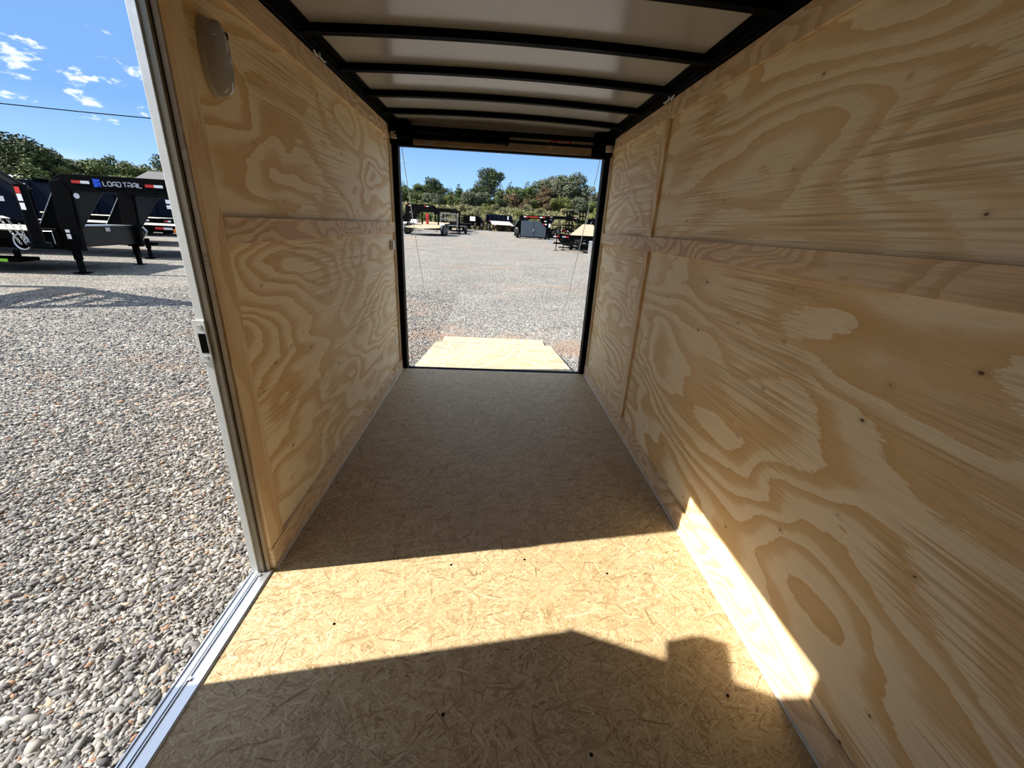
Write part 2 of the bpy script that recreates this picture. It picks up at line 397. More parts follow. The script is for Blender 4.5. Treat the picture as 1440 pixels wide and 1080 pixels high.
# pebbles: real stones on the part of the yard seen closest, one uncountable object
def pebbles(n, xr, yr, name):
    base = np.array([(1, 0, 0), (-1, 0, 0), (0, 1, 0), (0, -1, 0), (0, 0, 1), (0, 0, -1), (.62, .62, .5), (-.6, .6, .55)], float)[:6]
    base = np.array([(1, .15, 0), (.35, .95, .1), (-.7, .7, 0), (-1, -.2, .1), (-.2, -1, 0), (.75, -.7, .05), (.35, .25, 1), (-.4, .1, .9), (0, -.45, .95), (0, 0, -1)])
    faces = np.array([(0, 1, 6), (1, 7, 6), (1, 2, 7), (2, 3, 7), (3, 4, 8), (3, 8, 7), (4, 5, 8), (5, 0, 6), (5, 6, 8), (6, 7, 8), (1, 0, 9), (2, 1, 9), (3, 2, 9), (4, 3, 9), (5, 4, 9), (0, 5, 9)])
    nb = len(base)
    rr = np.exp(rng.uniform(math.log(1.15), math.log(11), n * 2)); th = rng.uniform(1.35, 3.35, n * 2)
    px = -.05 + rr * np.cos(th); py = -3.63 + rr * np.sin(th); ok = (px < -.80) & (px > xr[0]) & (py > yr[0]) & (py < yr[1]); px = px[ok][:n]; py = py[ok][:n]; n = len(px)
    sc = np.clip(rng.lognormal(math.log(.0082), .36, n), .0045, .026)
    asp = np.stack([sc * rng.uniform(1.0, 1.7, n), sc * rng.uniform(.6, 1.0, n), sc * rng.uniform(.3, .65, n)], 1)
    ang = rng.uniform(0, 2 * PI, n); tl = rng.normal(0, .3, n)
    V = base[None] * (1 + rng.normal(0, .17, (n, nb, 1))) * asp[:, None]
    x, y, z = V[..., 0], V[..., 1], V[..., 2]
    ct, st = np.cos(tl)[:, None], np.sin(tl)[:, None]; x, z = x * ct - z * st, x * st + z * ct
    ca, sa = np.cos(ang)[:, None], np.sin(ang)[:, None]; x, y = x * ca - y * sa, x * sa + y * ca
    V = np.stack([x + px[:, None], y + py[:, None], z + (-.32 + .0185 * py + asp[:, 2] * .35 + rng.uniform(0, .006, n))[:, None]], -1).reshape(-1, 3)
    F = (faces[None] + (np.arange(n) * nb)[:, None, None]).reshape(-1, 3)
    me = bpy.data.meshes.new(name); me.vertices.add(len(V)); me.vertices.foreach_set('co', V.ravel())
    me.loops.add(F.size); me.loops.foreach_set('vertex_index', F.ravel().astype(np.int32))
    me.polygons.add(len(F)); me.polygons.foreach_set('loop_start', np.arange(0, F.size, 3, dtype=np.int32)); me.polygons.foreach_set('loop_total', np.full(len(F), 3, dtype=np.int32))
    me.update(); me.validate()
    pal = np.array([(.10, .10, .108), (.165, .165, .172), (.24, .238, .238), (.32, .312, .30), (.42, .405, .38), (.56, .54, .50), (.40, .33, .25), (.40, .22, .13)])
    ci = rng.choice(len(pal), n, p=[.14, .2, .21, .17, .13, .08, .045, .025]); col = pal[ci] * rng.uniform(.50, .78, (n, 1))
    at = me.color_attributes.new('stone', 'FLOAT_COLOR', 'POINT')
    at.data.foreach_set('color', np.concatenate([np.repeat(col, nb, 0), np.ones((n * nb, 1))], 1).astype(np.float32).ravel())
    def bd(g, b):
        a = g.nt.nodes.new('ShaderNodeVertexColor'); a.layer_name = 'stone'
        nn = g.noise(g.coord(), 90, 3); g.put(b.inputs['Base Color'], g.mix(g.mapr(nn, .3, .7, 0, .25), a.outputs[0], (.22, .21, .20)))
    me.materials.append(mat('stones', (.3, .3, .3), .8, spec=.3, build=bd))
    o = bpy.data.objects.new(name, me); C.objects.link(o); return o
pb = pebbles(150000, (-10, -.85), (-3.9, 6.0), 'gravel_stones')
tag(pb, 'loose grey, white and rust-coloured stones on the yard outside the side door', 'gravel', kind='stuff')

# ------------------------------------------------------------------ trailer interior
H = .875; WT = 1.948; YF = -4.35
struct(MB().box(-.905, .905, YF - .9, .0, -.03, 0).build('floor', m_osb), 'tan oriented strand board floor of the cargo trailer', 'floor')
def wallpart(name, m, parent, x0, x1, y0, y1, z0, z1, bevel=.0015): return MB().box(x0, x1, y0, y1, z0, z1).build(name, m, parent, bevel=bevel)
# right wall
wr = MB().box(H, H + .06, YF, -.005, 0, 2.03).build('wall_right', m_plyR); struct(wr, 'right plywood wall of the cargo trailer', 'wall')
bt = .017
xi = H - bt
wallpart('lower_panel', m_plyR2, wr, H - .002, H, -4.35, -1.17, .10, 1.20, 0)
wallpart('upper_panel', m_plyR, wr, H - .002, H, -4.35, -1.17, 1.26, 1.86, 0)
wallpart('rear_panel', m_plyR3, wr, H - .002, H, -1.10, -.03, .10, 1.86, 0)
wallpart('middle_rail', m_batH, wr, xi, H + .001, -4.35, -1.122, 1.193, 1.270)
wallpart('middle_rail', m_batH, wr, xi, H + .001, -1.118, -.012, 1.193, 1.270)
wallpart('vertical_batten', m_batV, wr, xi + .001, H + .001, -1.165, -1.085, .11, 1.1925)
wallpart('vertical_batten', m_batV, wr, xi + .001, H + .001, -1.165, -1.085, 1.2705, 1.855)
wallpart('vertical_batten', m_batV, wr, xi + .003, H + .001, -.045, -.006, .08, 1.86)
wallpart('top_rail', m_batH, wr, xi, H + .001, -4.35, -1.122, 1.862, WT)
wallpart('top_rail', m_batH, wr, xi, H + .001, -1.118, -.006, 1.862, WT)
bR = MB().box(H - .0205, H - .001, -4.35, -.006, .0, .098).build('baseboard_right', m_batH, bevel=.001); struct(bR, 'plywood kick strip along the foot of the right wall', 'baseboard')
MB().box(H - .0265, H - .021, -4.35, -.006, .0005, .007).build('white_sealant_line', m_whitepl, bR)
# left wall (rear piece, header over side door, front piece)
wl = MB().box(-H - .028, -H, -2.385, -.005, 0, 2.03).build('wall_left', m_plyL); struct(wl, 'left plywood wall of the cargo trailer behind the side door', 'wall')
wallpart('lower_panel', m_plyL2, wl, -H, -H + .002, -2.385, -.03, .10, 1.20, 0)
wallpart('middle_rail', m_batH, wl, -H - .001, -xi, -2.285, -.012, 1.193, 1.272)
wallpart('front_batten', m_batV, wl, -H - .001, -xi, -2.383, -2.287, .0985, 1.862)
wallpart('rear_batten', m_batV, wl, -H - .001, -xi - .003, -.045, -.006, .08, 1.86)
wallpart('top_rail', m_batH, wl, -H - .001, -xi, -2.383, -.006, 1.864, WT)
bL = MB().box(-H + .001, -H + .0205, -2.383, -.006, .0, .098).build('baseboard_left', m_batH, bevel=.001); struct(bL, 'plywood kick strip along the foot of the left wall', 'baseboard')
MB().box(-H + .021, -H + .026, -2.38, -.006, .0005, .006).build('white_sealant_line', m_whitepl, bL)
wh = MB().box(-H - .06, -H, -3.235, -2.386, 1.832, 2.03).build('wall_over_door', m_plyL); struct(wh, 'plywood wall above the side door opening', 'wall')
wf = MB().box(-H - .06, -H, YF, -3.236, 0, 2.03).build('wall_left_front', m_plyL); struct(wf, 'left plywood wall ahead of the side door', 'wall')
# V nose
nose = MB(); nose.prism([(-H, YF), (-H - .06, YF), (0, YF - .95), (H + .06, YF), (H, YF), (0, YF - .87)], 'xy', 0, 2.03)
struct(nose.build('wall_front', m_plyR2), 'plywood V-nose wall at the front of the trailer', 'wall')

# roof skin and bows
def arch(x): return 2.006 - (x / H) ** 2 * .021
rf = MB(); n = 24
px = [-.935 + 1.87 * i / n for i in range(n + 1)]
V = [(x, y, arch(x)) for y in (YF - .95, .0) for x in px] + [(x, y, arch(x) + .02) for y in (YF - .95, .0) for x in px]
F = []
for i in range(n):
    F += [(i, i + 1, n + 1 + i + 1, n + 1 + i), (2 * (n + 1) + i, 2 * (n + 1) + i + 1, 3 * (n + 1) + i + 1, 3 * (n + 1) + i)]
rf.add(V, F)
roof = rf.build('ceiling', m_roof, smooth=True); struct(roof, 'pale glossy roof skin between black bows', 'ceiling')
def bow(y):
    b = MB()
    for i in range(20):
        x0 = -.86 + 1.72 * i / 20; x1 = -.86 + 1.72 * (i + 1) / 20
        b.add([(x, yy, arch(x) + dz) for x in (x0, x1) for yy in (y - .019, y + .019) for dz in (-.030, -.001)],
              [(0, 1, 3, 2), (4, 6, 7, 5), (0, 4, 5, 1), (2, 3, 7, 6), (0, 2, 6, 4), (1, 5, 7, 3)])
    b.build('roof_bow', m_black, roof)
for y in (-3.30, -2.88, -2.45, -2.04, -1.60, -1.18, -.76, -.36): bow(y)
for s in (-1, 1):
    cv = MB().box(min(s * .79, s * (H + .0)), max(s * .79, s * H), YF, -.03, 1.985, 2.0)
    cv.box(min(s * .862, s * .876), max(s * .862, s * .876), YF, -.03, WT + .0005, 1.99)
    cv.box(min(s * .82, s * .862), max(s * .82, s * .862), YF, -.03, 1.962, 1.99)
    cv.cyl((s * .848, YF, 1.957), (s * .848, -.08, 1.957), .008, 8)
    cv.build('roof_cove_rail', m_black, roof)

# wire clips on the coves
for k, (x, y, z) in enumerate(((-.845, -1.41, 1.950), (.842, -1.17, 1.950))):
    o = MB(); o.tube([(x, y - .05, z), (x, y - .02, z - .012), (x, y + .01, z - .004), (x * .99, y + .05, z - .014), (x, y + .09, z)], .004, 6)
    o.cyl((x - .01, y, z), (x + .01, y, z), .009, 8)
    tag(o.build('wire_clip', m_steel), 'small shiny wire clip on the black cove above the %s wall' % ('left' if x < 0 else 'right'), 'clip')

# side door frame (aluminium) : door_1
df = empty('door_1', (-.93, -2.39, 0)); struct(df, 'bright aluminium frame of the open side door', 'door frame')
def P(x0, x1, y0, y1, z0, z1):
    m = MB().box(x0 + .93, x1 + .93, y0 + 2.39, y1 + 2.39, z0, z1)
    if z1 > 1: m.v = [(a + .012 * c, b, c) for a, b, c in m.v]
    return m
P(-.931, -.9075, -2.410, -2.34, -.01, 1.86).build('outer_flange', m_alu, df, bevel=.0015)
P(-.9075, -.8895, -2.404, -2.387, .0, 1.85).build('inner_return', m_alu2, df, bevel=.001)
P(-.8895, -.885, -2.392, -2.386, .0, 1.84).build('rubber_gasket', m_rubber, df)
P(-.885, -.872, -2.394, -2.3855, .0, 1.84).build('plywood_edge', m_wood_header, df)
P(-.945, -.921, -3.26, -3.19, -.01, 1.86).build('outer_flange', m_alu, df, bevel=.0015)
P(-.945, -.876, -3.236, -2.386, 1.833, 1.86).build('head_rail', m_alu, df, bevel=.0015)
sl = P(-.938, -.860, -3.236, -2.392, -.02, .004); sl.build('sill_plate', m_sill, df, bevel=.001)
for x, w in ((-.934, .004), (-.912, .003), (-.904, .003), (-.866, .003)):
    P(x, x + w, -3.236, -2.394, .0035, .0085).build('sill_rib', m_sill, df)
for y in (-2.80, -2.42):
    s_ = MB().cyl((.032, y + 2.39, .004), (.032, y + 2.39, .010), .006, 10); s_.build('sill_screw', m_steel, df)
k = P(-.929, -.894, -2.4145, -2.4105, .855, .985)
k.build('strike_plate', m_alu, df, bevel=.001)
P(-.919, -.898, -2.4155, -2.4125, .885, .945).build('latch_slot', m_black, df)
for z in (.870, .965):
    MB().cyl((-.909 + .93, -.0285, z), (-.909 + .93, -.0235, z), .0065, 10).build('strike_screw', m_steel, df)

# the opened door panel, swung out to about seventy degrees (outside the frame; its shadow falls across the floor)
hx, hy = -.955, -3.215; fx, fy = -1.665, -2.945
dr = empty('side_door', (hx, hy, 0), math.atan2(fy - hy, fx - hx)); tag(dr, 'white side entry door swung out on its hinges beside the aluminium frame', 'door')
L = math.hypot(fx - hx, fy - hy)
MB().box(.02, L, -.018, .018, .03, 1.735).build('door_panel', flat('white_door_skin', (.75, .75, .74), .35), dr, bevel=.004)
MB().box(.0, L + .004, -.022, .022, 1.735, 1.745).build('door_edge_trim', m_alu, dr)
MB().box(.22, .31, -.17, -.018, 1.60, 1.725).build('door_top_bracket', m_black, dr, bevel=.004)  # unseen block added to cast the angular blob in the door shadow
MB().box(L - .09, L - .03, .018, .05, .85, .98).build('door_latch', m_black, dr, bevel=.004)

# rear opening: jambs, header, spring
rj = empty('door_2', (0, 0, 0)); struct(rj, 'black steel frame around the rear ramp opening', 'door frame')
for s in (-1, 1):
    MB().box(min(s * .878, s * .822), max(s * .878, s * .822), -.004, .06, 0.0, 1.90).build('jamb', m_black, rj, bevel=.003)
    MB().box(min(s * .822, s * .812), max(s * .822, s * .812), .0, .075, 0.0, 1.86).build('jamb_seal', m_rubber, rj)
    MB().box(min(s * .871, s * .858), max(s * .871, s * .858), -.010, -.004, .0, 1.84).build('jamb_trim', m_steel if s < 0 else m_alu, rj)
    q = MB(); q.box(min(s * .71, s * .86), max(s * .71, s * .86), -.10, .05, 1.905, 1.985); q.box(min(s * .83, s * .86), max(s * .83, s * .86), -.05, .0, 1.83, 1.95)
    q.build('corner_bracket', m_black, rj, bevel=.004)
    MB().box(min(s * .80, s * .845), max(s * .80, s * .845), -.09, -.06, 1.86, 1.912).build('cream_corner_block', m_header, rj, bevel=.004)
    MB().box(min(s * .70, s * .83), max(s * .70, s * .83), -.012, .03, 1.838, 1.906).build('pulley_housing', m_black, rj, bevel=.003)
MB().box(-.875, .875, -.0, .06, 1.825, 1.955).build('header_beam', m_black, rj)
MB().box(-.875, .875, -.002, .06, 1.9555, 2.02).build('header_closure', m_roof, rj)
MB().box(-.69, .70, -.016, -.002, 1.836, 1.898).build('header_wood_strip', m_wood_header, rj)
MB().box(-.69, .71, -.012, -.003, 1.8985, 1.929).build('header_panel', m_header, rj)
MB().box(-.74, .74, -.045, -.002, 1.929, 1.960).build('header_tube', m_black, rj, bevel=.003)
MB().box(-.875, .875, .0, .07, -.035, -.002).build('rear_sill', m_black, rj)
MB().box(.36, .385, -.018, -.0155, 1.862, 1.890).build('inspection_tag', m_header, rj)
MB().box(-.60, -.54, -.018, -.0155, 1.838, 1.896).build('steel_strap', m_steel, rj)
# torsion spring and rod
ts = empty('torsion_spring', (-.35, -.055, 1.893)); tag(ts, 'black coiled torsion spring along the left half of the rear header', 'spring')
pts = []; turns = 46
for i in range(turns * 10 + 1):
    a = i / 10 * 2 * PI; pts.append((-.42 + .79 * i / (turns * 10) + 0, math.cos(a) * .022, math.sin(a) * .022))
MB().tube(pts, .0075, 6).build('coil', m_black, ts, smooth=True)
MB().cyl((-.50, 0, 0), (1.12, 0, 0), .011, 12).build('rod', m_black, ts)
MB().cyl((.365, 0, 0), (.395, 0, 0), .034, 16).build('winding_cone', m_black, ts)
MB().cyl((-.47, 0, 0), (-.43, 0, 0), .036, 16).build('cable_drum', m_satin, ts)
# danger sticker
st = empty('danger_label', (.375, -.0125, 1.902)); tag(st, 'small red DANGER label on the header panel above the rear opening', 'label')
MB().box(-.005, .155, -.0012, .0008, .0, .025).build('label_backing', m_red, st)
text('label_lettering', 'DANGER', m_white, st, (.035, -.0016, .004), (PI / 2, 0, 0), .026, 1.05, .0003, .0004)
MB().prism([(.008, .004), (.030, .004), (.019, .022)], 'xz', -.0022, -.0013).build('warning_triangle', m_white, st)

# lift cables
for s in (-1, 1):
    top = (s * .80, .09, 1.83); bot = (s * (.77 if s > 0 else .755), 1.30, -.12)
    pts = [tuple(top[i] + (bot[i] - top[i]) * t + (-.05 * math.sin(PI * t) if i == 2 else 0) for i in range(3)) for t in [j / 16 for j in range(17)]]
    cbl = empty('lift_cable', top); tag(cbl, 'thin steel lift cable from the header to the %s edge of the lowered ramp' % ('left' if s < 0 else 'right'), 'cable')
    MB().tube([tuple(p[i] - top[i] for i in range(3)) for p in pts], .0032, 6).build('wire_rope', m_steel, cbl)
    MB().cyl((bot[0] - top[0], bot[1] - top[1] - .012, bot[2] - top[2]), (bot[0] - top[0], bot[1] - top[1] + .012, bot[2] - top[2] + .0), .012, 8).build('end_fitting', m_steel, cbl)

# ramp door, folded down on the gravel
rp = empty('ramp_door', (0, .08, -.035)); tag(rp, 'pale plywood ramp door folded down on the gravel behind the trailer', 'ramp')
sl_ = -(.205) / 1.76; ang = math.atan(sl_); Rm = Matrix.Rotation(ang, 3, 'X')
MB().box(-.79, .79, .09, 1.72, -.012, .0, Rm).build('ramp_board', m_rampply, rp, bevel=.002)
MB().box(-.80, .80, .03, 1.72, -.05, -.013, Rm).build('ramp_frame', m_black, rp, bevel=.003)
MB().box(-.80, .80, .0, .085, -.03, -.004, Rm).build('hinge_plate', m_black, rp, bevel=.002)
for s in (-1, 1): MB().cyl((s * .78, .01, 0), (s * .60, .01, 0), .014, 10).build('hinge', m_steel, rp)
e = Rm @ Vector((0, 1.735, 0)); R2 = Matrix.Rotation(math.atan(-.03), 3, 'X')
MB().box(-.71, .71, e.y + .012, e.y + .33, e.z - .014, e.z - .002, R2, (0, e.y, e.z)).build('ramp_flap', m_rampply, rp, bevel=.002)
MB().box(-.71, .71, e.y - .008, e.y + .012, e.z - .035, e.z - .004, R2, (0, e.y, e.z)).build('flap_hinge', m_black, rp)

# dome lamp on left wall
dl = empty('dome_lamp', (-H, -2.185, 1.690)); tag(dl, 'oval clear plastic lamp on the left wall near the side door', 'lamp')
def oval(rx_y, rz, n=28): return [(math.cos(2 * PI * i / n) * rx_y, (abs(math.sin(2 * PI * i / n)) ** .8) * math.copysign(1, math.sin(2 * PI * i / n)) * rz) for i in range(n)]
def oval_shell(prof, n=28):
    m = MB(); rings = [[(x, a * 1, b * 1) for a, b in oval(ry, rz, n)] for x, ry, rz in prof]
    V = [p for r in rings for p in r]; F = []
    for i in range(len(rings) - 1):
        for j in range(n): F.append((i * n + j, i * n + (j + 1) % n, (i + 1) * n + (j + 1) % n, (i + 1) * n + j))
    F.append(tuple((len(rings) - 1) * n + j for j in range(n))); F.append(tuple(range(n))[::-1]); m.add(V, F); return m
oval_shell([(0, .041, .097), (.012, .040, .096), (.016, .036, .092)]).build('lamp_base', m_lampbase, dl, smooth=True)
oval_shell([(.012, .037, .093), (.032, .036, .091), (.044, .033, .087), (.052, .026, .076), (.056, .013, .055)]).build('lens', m_lens, dl, smooth=True)
MB().box(.030, .0475, -.031, .031, .045, .048).build('lens_rib', m_whitepl, dl)
MB().box(.0445, .054, .010, .022, .050, .068).build('rocker_switch', m_black, dl, bevel=.002)

# wall fittings on left wall
vp = empty('round_wall_vent', (-H + .0, -.145, .30)); tag(vp, 'small round white plug low on the left wall beside the rear opening', 'vent')
MB().cyl((.002, 0, 0), (.006, 0, 0), .038, 24).build('flange', m_whitepl, vp, smooth=True)
MB().cyl((.006, 0, 0), (.009, 0, 0), .026, 24).build('cap', m_steel, vp, smooth=True)
MB().box(-H + .001, -H + .03, -.175, -.125, 1.065, 1.135).build('wall_catch', m_steel, bevel=.004)
tag(bpy.data.objects['wall_catch'], 'small metal catch on the left wall just below the middle rail', 'catch')
# screws in floor
sc = [(-.55, -2.62), (.12, -2.33), (-.18, -2.36), (.45, -2.40), (.70, -2.86), (-.62, -1.15), (.0, -1.14), (.52, -1.12), (.25, -3.0), (-.15, -2.9)]
for x, y in sc:
    tag(MB().cyl((x, y, .0), (x, y, .0022), .0045, 10).build('floor_screw', m_satin), 'small dark screw head in the strand board floor', 'screw', 'floor screws')

# ------------------------------------------------------------------ generic trailer pieces (local: +x forward, z up from ground)
def wheel(parent, x, y, r=.38, w=.24, name='wheel'):
    m = MB(); prof = [(-w / 2, r * .62), (-w / 2, r * .93), (-w / 2 + .03, r), (w / 2 - .03, r), (w / 2, r * .93), (w / 2, r * .62)]
    n = 24; V = []; F = []
    for (o, rr) in prof: V += [(x + math.cos(2 * PI * i / n) * rr, y + o, r + math.sin(2 * PI * i / n) * rr) for i in range(n)]
    for a in range(len(prof) - 1):
        for i in range(n): F.append((a * n + i, a * n + (i + 1) % n, (a + 1) * n + (i + 1) % n, (a + 1) * n + i))
    m.add(V, F); t = m.build(name, m_tire, parent, smooth=True)
    h = MB().cyl((x, y - w * .38, r), (x, y + w * .38, r), r * .62, 20); h.cyl((x, y - w * .5, r), (x, y + w * .5, r), r * .18, 12)
    h.build('rim', m_rim, t)
def fender(parent, x, y, L, r=.38, m=None, w=.28):
    b = MB(); pts = [(-L / 2, .35), (-L / 2 + .12, .82), (-L / 2 + .3, .90), (L / 2 - .3, .90), (L / 2 - .12, .82), (L / 2, .35)]
    for (a, b1), (c, d1) in zip(pts[:-1], pts[1:]): b.bar((x + a, y, b1), (x + c, y, d1), w, .02, up=(0, 0, 1) if abs(c - a) > abs(d1 - b1) * .3 else (1, 0, 0))
    b.build('fender', m or m_black, parent)
def tape(parent, x0, x1, y, z, h=.055, red_first=True, side=-1, axis='x'):
    mid = (x0 + x1) / 2; a, b = (m_red, m_white) if red_first else (m_white, m_red); t = .004 * side
    for (p, q, mm) in ((x0, mid, a), (mid, x1, b)):
        if axis == 'x': MB().box(p, q, min(y, y + t), max(y, y + t), z, z + h).build('reflector_tape', mm, parent)
        else: MB().box(min(y, y + t), max(y, y + t), p, q, z, z + h).build('reflector_tape', mm, parent)
def jack(parent, x, y, top=.9, foot=0.0, w=.11):
    j = MB().box(x - w / 2, x + w / 2, y - w / 2, y + w / 2, .28, top).build('jack', m_black, parent)
    MB().box(x - w * .38, x + w * .38, y - w * .38, y + w * .38, foot + .02, .28).build('jack_leg', m_satin, j)
    MB().box(x - .12, x + .12, y - .12, y + .12, foot, foot + .02).build('jack_foot', m_black, j)
def chain(parent, pts, name='safety_chain', r=.022):
    m = MB(); pts = [Vector(p) for p in pts]
    tot = sum((b - a).length for a, b in zip(pts[:-1], pts[1:])); n = int(tot / (r * 2.3)); flip = 0
    for (a, b) in zip(pts[:-1], pts[1:]):
        k = max(1, int(round((b - a).length / (r * 2.3))))
        for i in range(k):
            c = a.lerp(b, (i + .5) / k); d = (b - a).normalized(); u = Vector((0, 1, 0)) if flip else d.cross(Vector((0, 1, 0))).normalized(); flip = 1 - flip
            ring = [c + d * math.cos(t) * r * 1.35 + u * math.sin(t) * r * .8 for t in [2 * PI * q / 8 for q in range(8)]]
            m.tube(ring, r * .26, 4, closed=True)
    m.build(name, m_chain, parent)

def gooseneck(loc, rz, label, W=1.84, neckL=2.15, deckL=6, deckm=None, box='toolbox', lettering=None, top=2.02, thick=.32, wheels=True, tapes=True, dovetail=True, big_box=False):
    r = empty('gooseneck_trailer', loc, rz); tag(r, label, 'trailer')
    h = W / 2; b0 = top - thick
    # neck: two long side beams joined across, chamfered towards the coupler
    for s in (-1, 1):
        y0, y1 = (s * h - .05, s * h + .05)
        nb = MB(); nb.prism([(-.12, top - .15), (.13, top), (neckL, top), (neckL + .45, top - .36), (neckL + .45, top - .58), (neckL - .05, b0), (.1, b0)], 'xz', y0, y1)
        ob = nb.build('neck_beam', m_satin, r, bevel=.006)
        MB().box(.2, neckL, y0 - .012 if s < 0 else y1, y0 if s < 0 else y1 + .012, b0, b0 + .015).build('beam_flange', m_satin, ob)
        MB().prism([(-.12, top - .16), (.10, top - .1), (.215, b0), (.13, .48), (-.20, .48), (-.20, .9)], 'xz', y0 - .005, y1 + .005).build('riser', m_satin, r, bevel=.006)
        MB().prism([(.20, b0), (.80, b0), (.18, .92)], 'xz', s * h - .012, s * h + .012).build('gusset', m_boxblack, r)
        MB().prism([(-.08, b0 - .02), (-.12, b0 - .02), (-.62, .90), (-.15, .90)], 'xz', s * h - .02, s * h + .02).build('rear_gusset', m_black, r)
        MB().bar((-.11, s * h, b0 - .02), (-.62, s * h, .91), .09, .012).build('gusset_flange', m_steel, r)  # sunlit edge of the black gusset, painted as a pale steel strip
    MB().box(neckL - .1, neckL, -h, h, top - .14, top - .02).build('neck_crossmember', m_black, r)
    MB().box(neckL + .25, neckL + .45, -h, h, top - .58, top - .42).build('neck_crossmember', m_black, r)
    cp = MB().cyl((neckL + .35, 0, top - .42), (neckL + .35, 0, .95), .07, 16); cp.cyl((neckL + .35, 0, .95), (neckL + .35, 0, .89), .12, 16); cp.build('coupler', m_satin, r)
    MB().box(-.10, .1, -h, h, top - .16, top - .06).build('neck_crossmember', m_black, r)
    if box == 'toolbox':
        tb = MB().box(-.38, .03, -h + .055, h - .055, .55, .985).build('toolbox', m_boxblack, r, bevel=.01)
        MB().box(-.39, .045, -h + .055, h - .055, .985, 1.005).build('toolbox_lid', flat('brushed_lid', (.35, .37, .40), .25, .7), tb, bevel=.004)
        lt = MB().box(.03, .05, -.07, .07, .87, .96).build('toolbox_latch', m_steel, tb, bevel=.006)
    elif box == 'large':
        tb = MB(); tb.prism([(.0, .16), (.0, 1.44), (1.62, 1.44), (2.2, .92), (2.2, .16)], 'xz', -h - .07, -h + .50)
        t_ = tb.build('front_toolbox', m_greybox, r, bevel=.012)
        MB().box(1.09, 1.11, -h - .078, -h - .068, .20, 1.40).build('door_gap', m_black, t_)
        MB().box(1.06, 1.14, -h - .10, -h - .07, .62, .80).build('box_latch', m_steel, t_, bevel=.006)
        MB().box(-.04, 2.24, -h - .08, -h + .5, .10, .16).build('box_base', m_black, t_)
    # side stickers
    MB().cyl((.29, -h - .013, b0 - .10), (.29, -h - .018, b0 - .10), .055, 18).build('round_sticker', m_white, r) if box == 'toolbox' else None
    for s in (-1, 1):
        jack(r, -.06, s * h)
        if deckL: MB().box(-deckL - .5, .05, s * h - .06, s * h + .06, .50, .83).build('frame_rail', m_black, r)
        if deckL: MB().box(-deckL - .5, -.45, s * (h + .22) - .04, s * (h + .22) + .04, .70, .86).build('rub_rail', m_black, r)
    for i in range(int(deckL / .8)): MB().box(-.7 - i * .8, -.62 - i * .8, -h - .2, h + .2, .68, .80).build('crossmember', m_black, r)
    if deckL: MB().box(-deckL - .5, -.50, -h - .20, h + .20, .84, .88).build('deck', deckm or m_deckw, r)
    if wheels:
        for x in (-deckL * .55, -deckL * .55 - .95):
            for s in (-1, 1): wheel(r, x, s * (h - .0), .38)
    if tapes:
        if lettering is None:
            tape(r, .0, .45, -h - .05, top - .17); tape(r, neckL - .45, neckL, -h - .05, top - .17)
    return r

# A: black gooseneck with blue emblem
A = gooseneck((-9.32, 7.16, gz(-9.3, 7.2)), .098, 'black gooseneck trailer with LOAD TRAIL in silver on its neck, seen through the side door', neckL=2.2, deckL=8, top=2.03)
hA = .92
for o in [c for c in A.children if c.name.startswith('reflector_tape')]: bpy.data.objects.remove(o)
yA = -hA - .05
tape(A, .30, .63, yA, 1.855, .055); tape(A, 1.68, 2.02, yA, 1.855, .055)
GLY = {'L': [((0, 1), (0, 0)), ((0, 0), (.85, 0))], 'O': [((0, .2), (0, .8)), ((0, .8), (.2, 1)), ((.2, 1), (.8, 1)), ((.8, 1), (1, .8)), ((1, .8), (1, .2)), ((1, .2), (.8, 0)), ((.8, 0), (.2, 0)), ((.2, 0), (0, .2))],
 'A': [((0, 0), (0, .6)), ((0, .6), (.35, 1)), ((.35, 1), (1, 1)), ((1, 1), (1, 0)), ((.3, .35), (1, .35))], 'D': [((0, 0), (.8, 0)), ((.8, 0), (1, .25)), ((1, .25), (1, .75)), ((1, .75), (.8, 1)), ((.8, 1), (0, 1)), ((0, 0), (0, .55))],
 'T': [((0, 1), (1, 1)), ((.5, 1), (.5, 0))], 'R': [((0, 0), (0, .55)), ((0, 1), (.85, 1)), ((.85, 1), (1, .85)), ((1, .85), (1, .5)), ((1, .5), (.85, .38)), ((.85, .38), (.2, .38)), ((.6, .38), (1, 0))], 'I': [((.0, 1), (.0, 0))]}
cxp = .885; lh = .085; lw = .068
for word in ('LOAD', 'TRAIL'):
    lt = MB()
    for ch in word:
        for (a0, b0_), (a1, b1_) in GLY[ch]: lt.bar((cxp + a0 * lw, yA - .003, 1.835 + b0_ * lh), (cxp + a1 * lw, yA - .003, 1.835 + b1_ * lh), .004, .018, up=(1, 0, 0) if a0 == a1 else (0, 0, 1))
        cxp += (.022 if ch == 'I' else lw + .021)
    lt.build('lettering', m_letter, A); cxp += .022
em = MB()
for x, z, w, hh in ((.0, .03, .022, .13), (.0, .0, .075, .035), (.03, .085, .05, .065), (.03, .04, .05, .035), (.088, .105, .04, .045), (.088, .04, .045, .05), (.105, .0, .022, .03)):
    em.box(.705 + x, .705 + x + w, yA - .005, yA, 1.805 + z, 1.805 + z + hh)
em.build('emblem', m_blue, A)
for z, hh in ((.86, .06), (.73, .10)): MB().box(-.10, -.02, yA - .013, yA - .009, z, z + hh).build('decal', m_white, A)
bb = MB().box(-.62, -.24, -hA - .10, -hA + .25, .55, .93).build('battery_box', m_satin, A, bevel=.01)
MB().tube([(-.56, -hA - .105, .62), (-.56, -hA - .105, .87), (-.33, -hA - .105, .87), (-.33, -hA - .105, .62)], .01, 6).build('box_handle', m_steel, bb)
MB().box(-1.9, -1.15, -hA - .1, -hA + .4, .20, .28).build('ramp_tray', m_black, A)
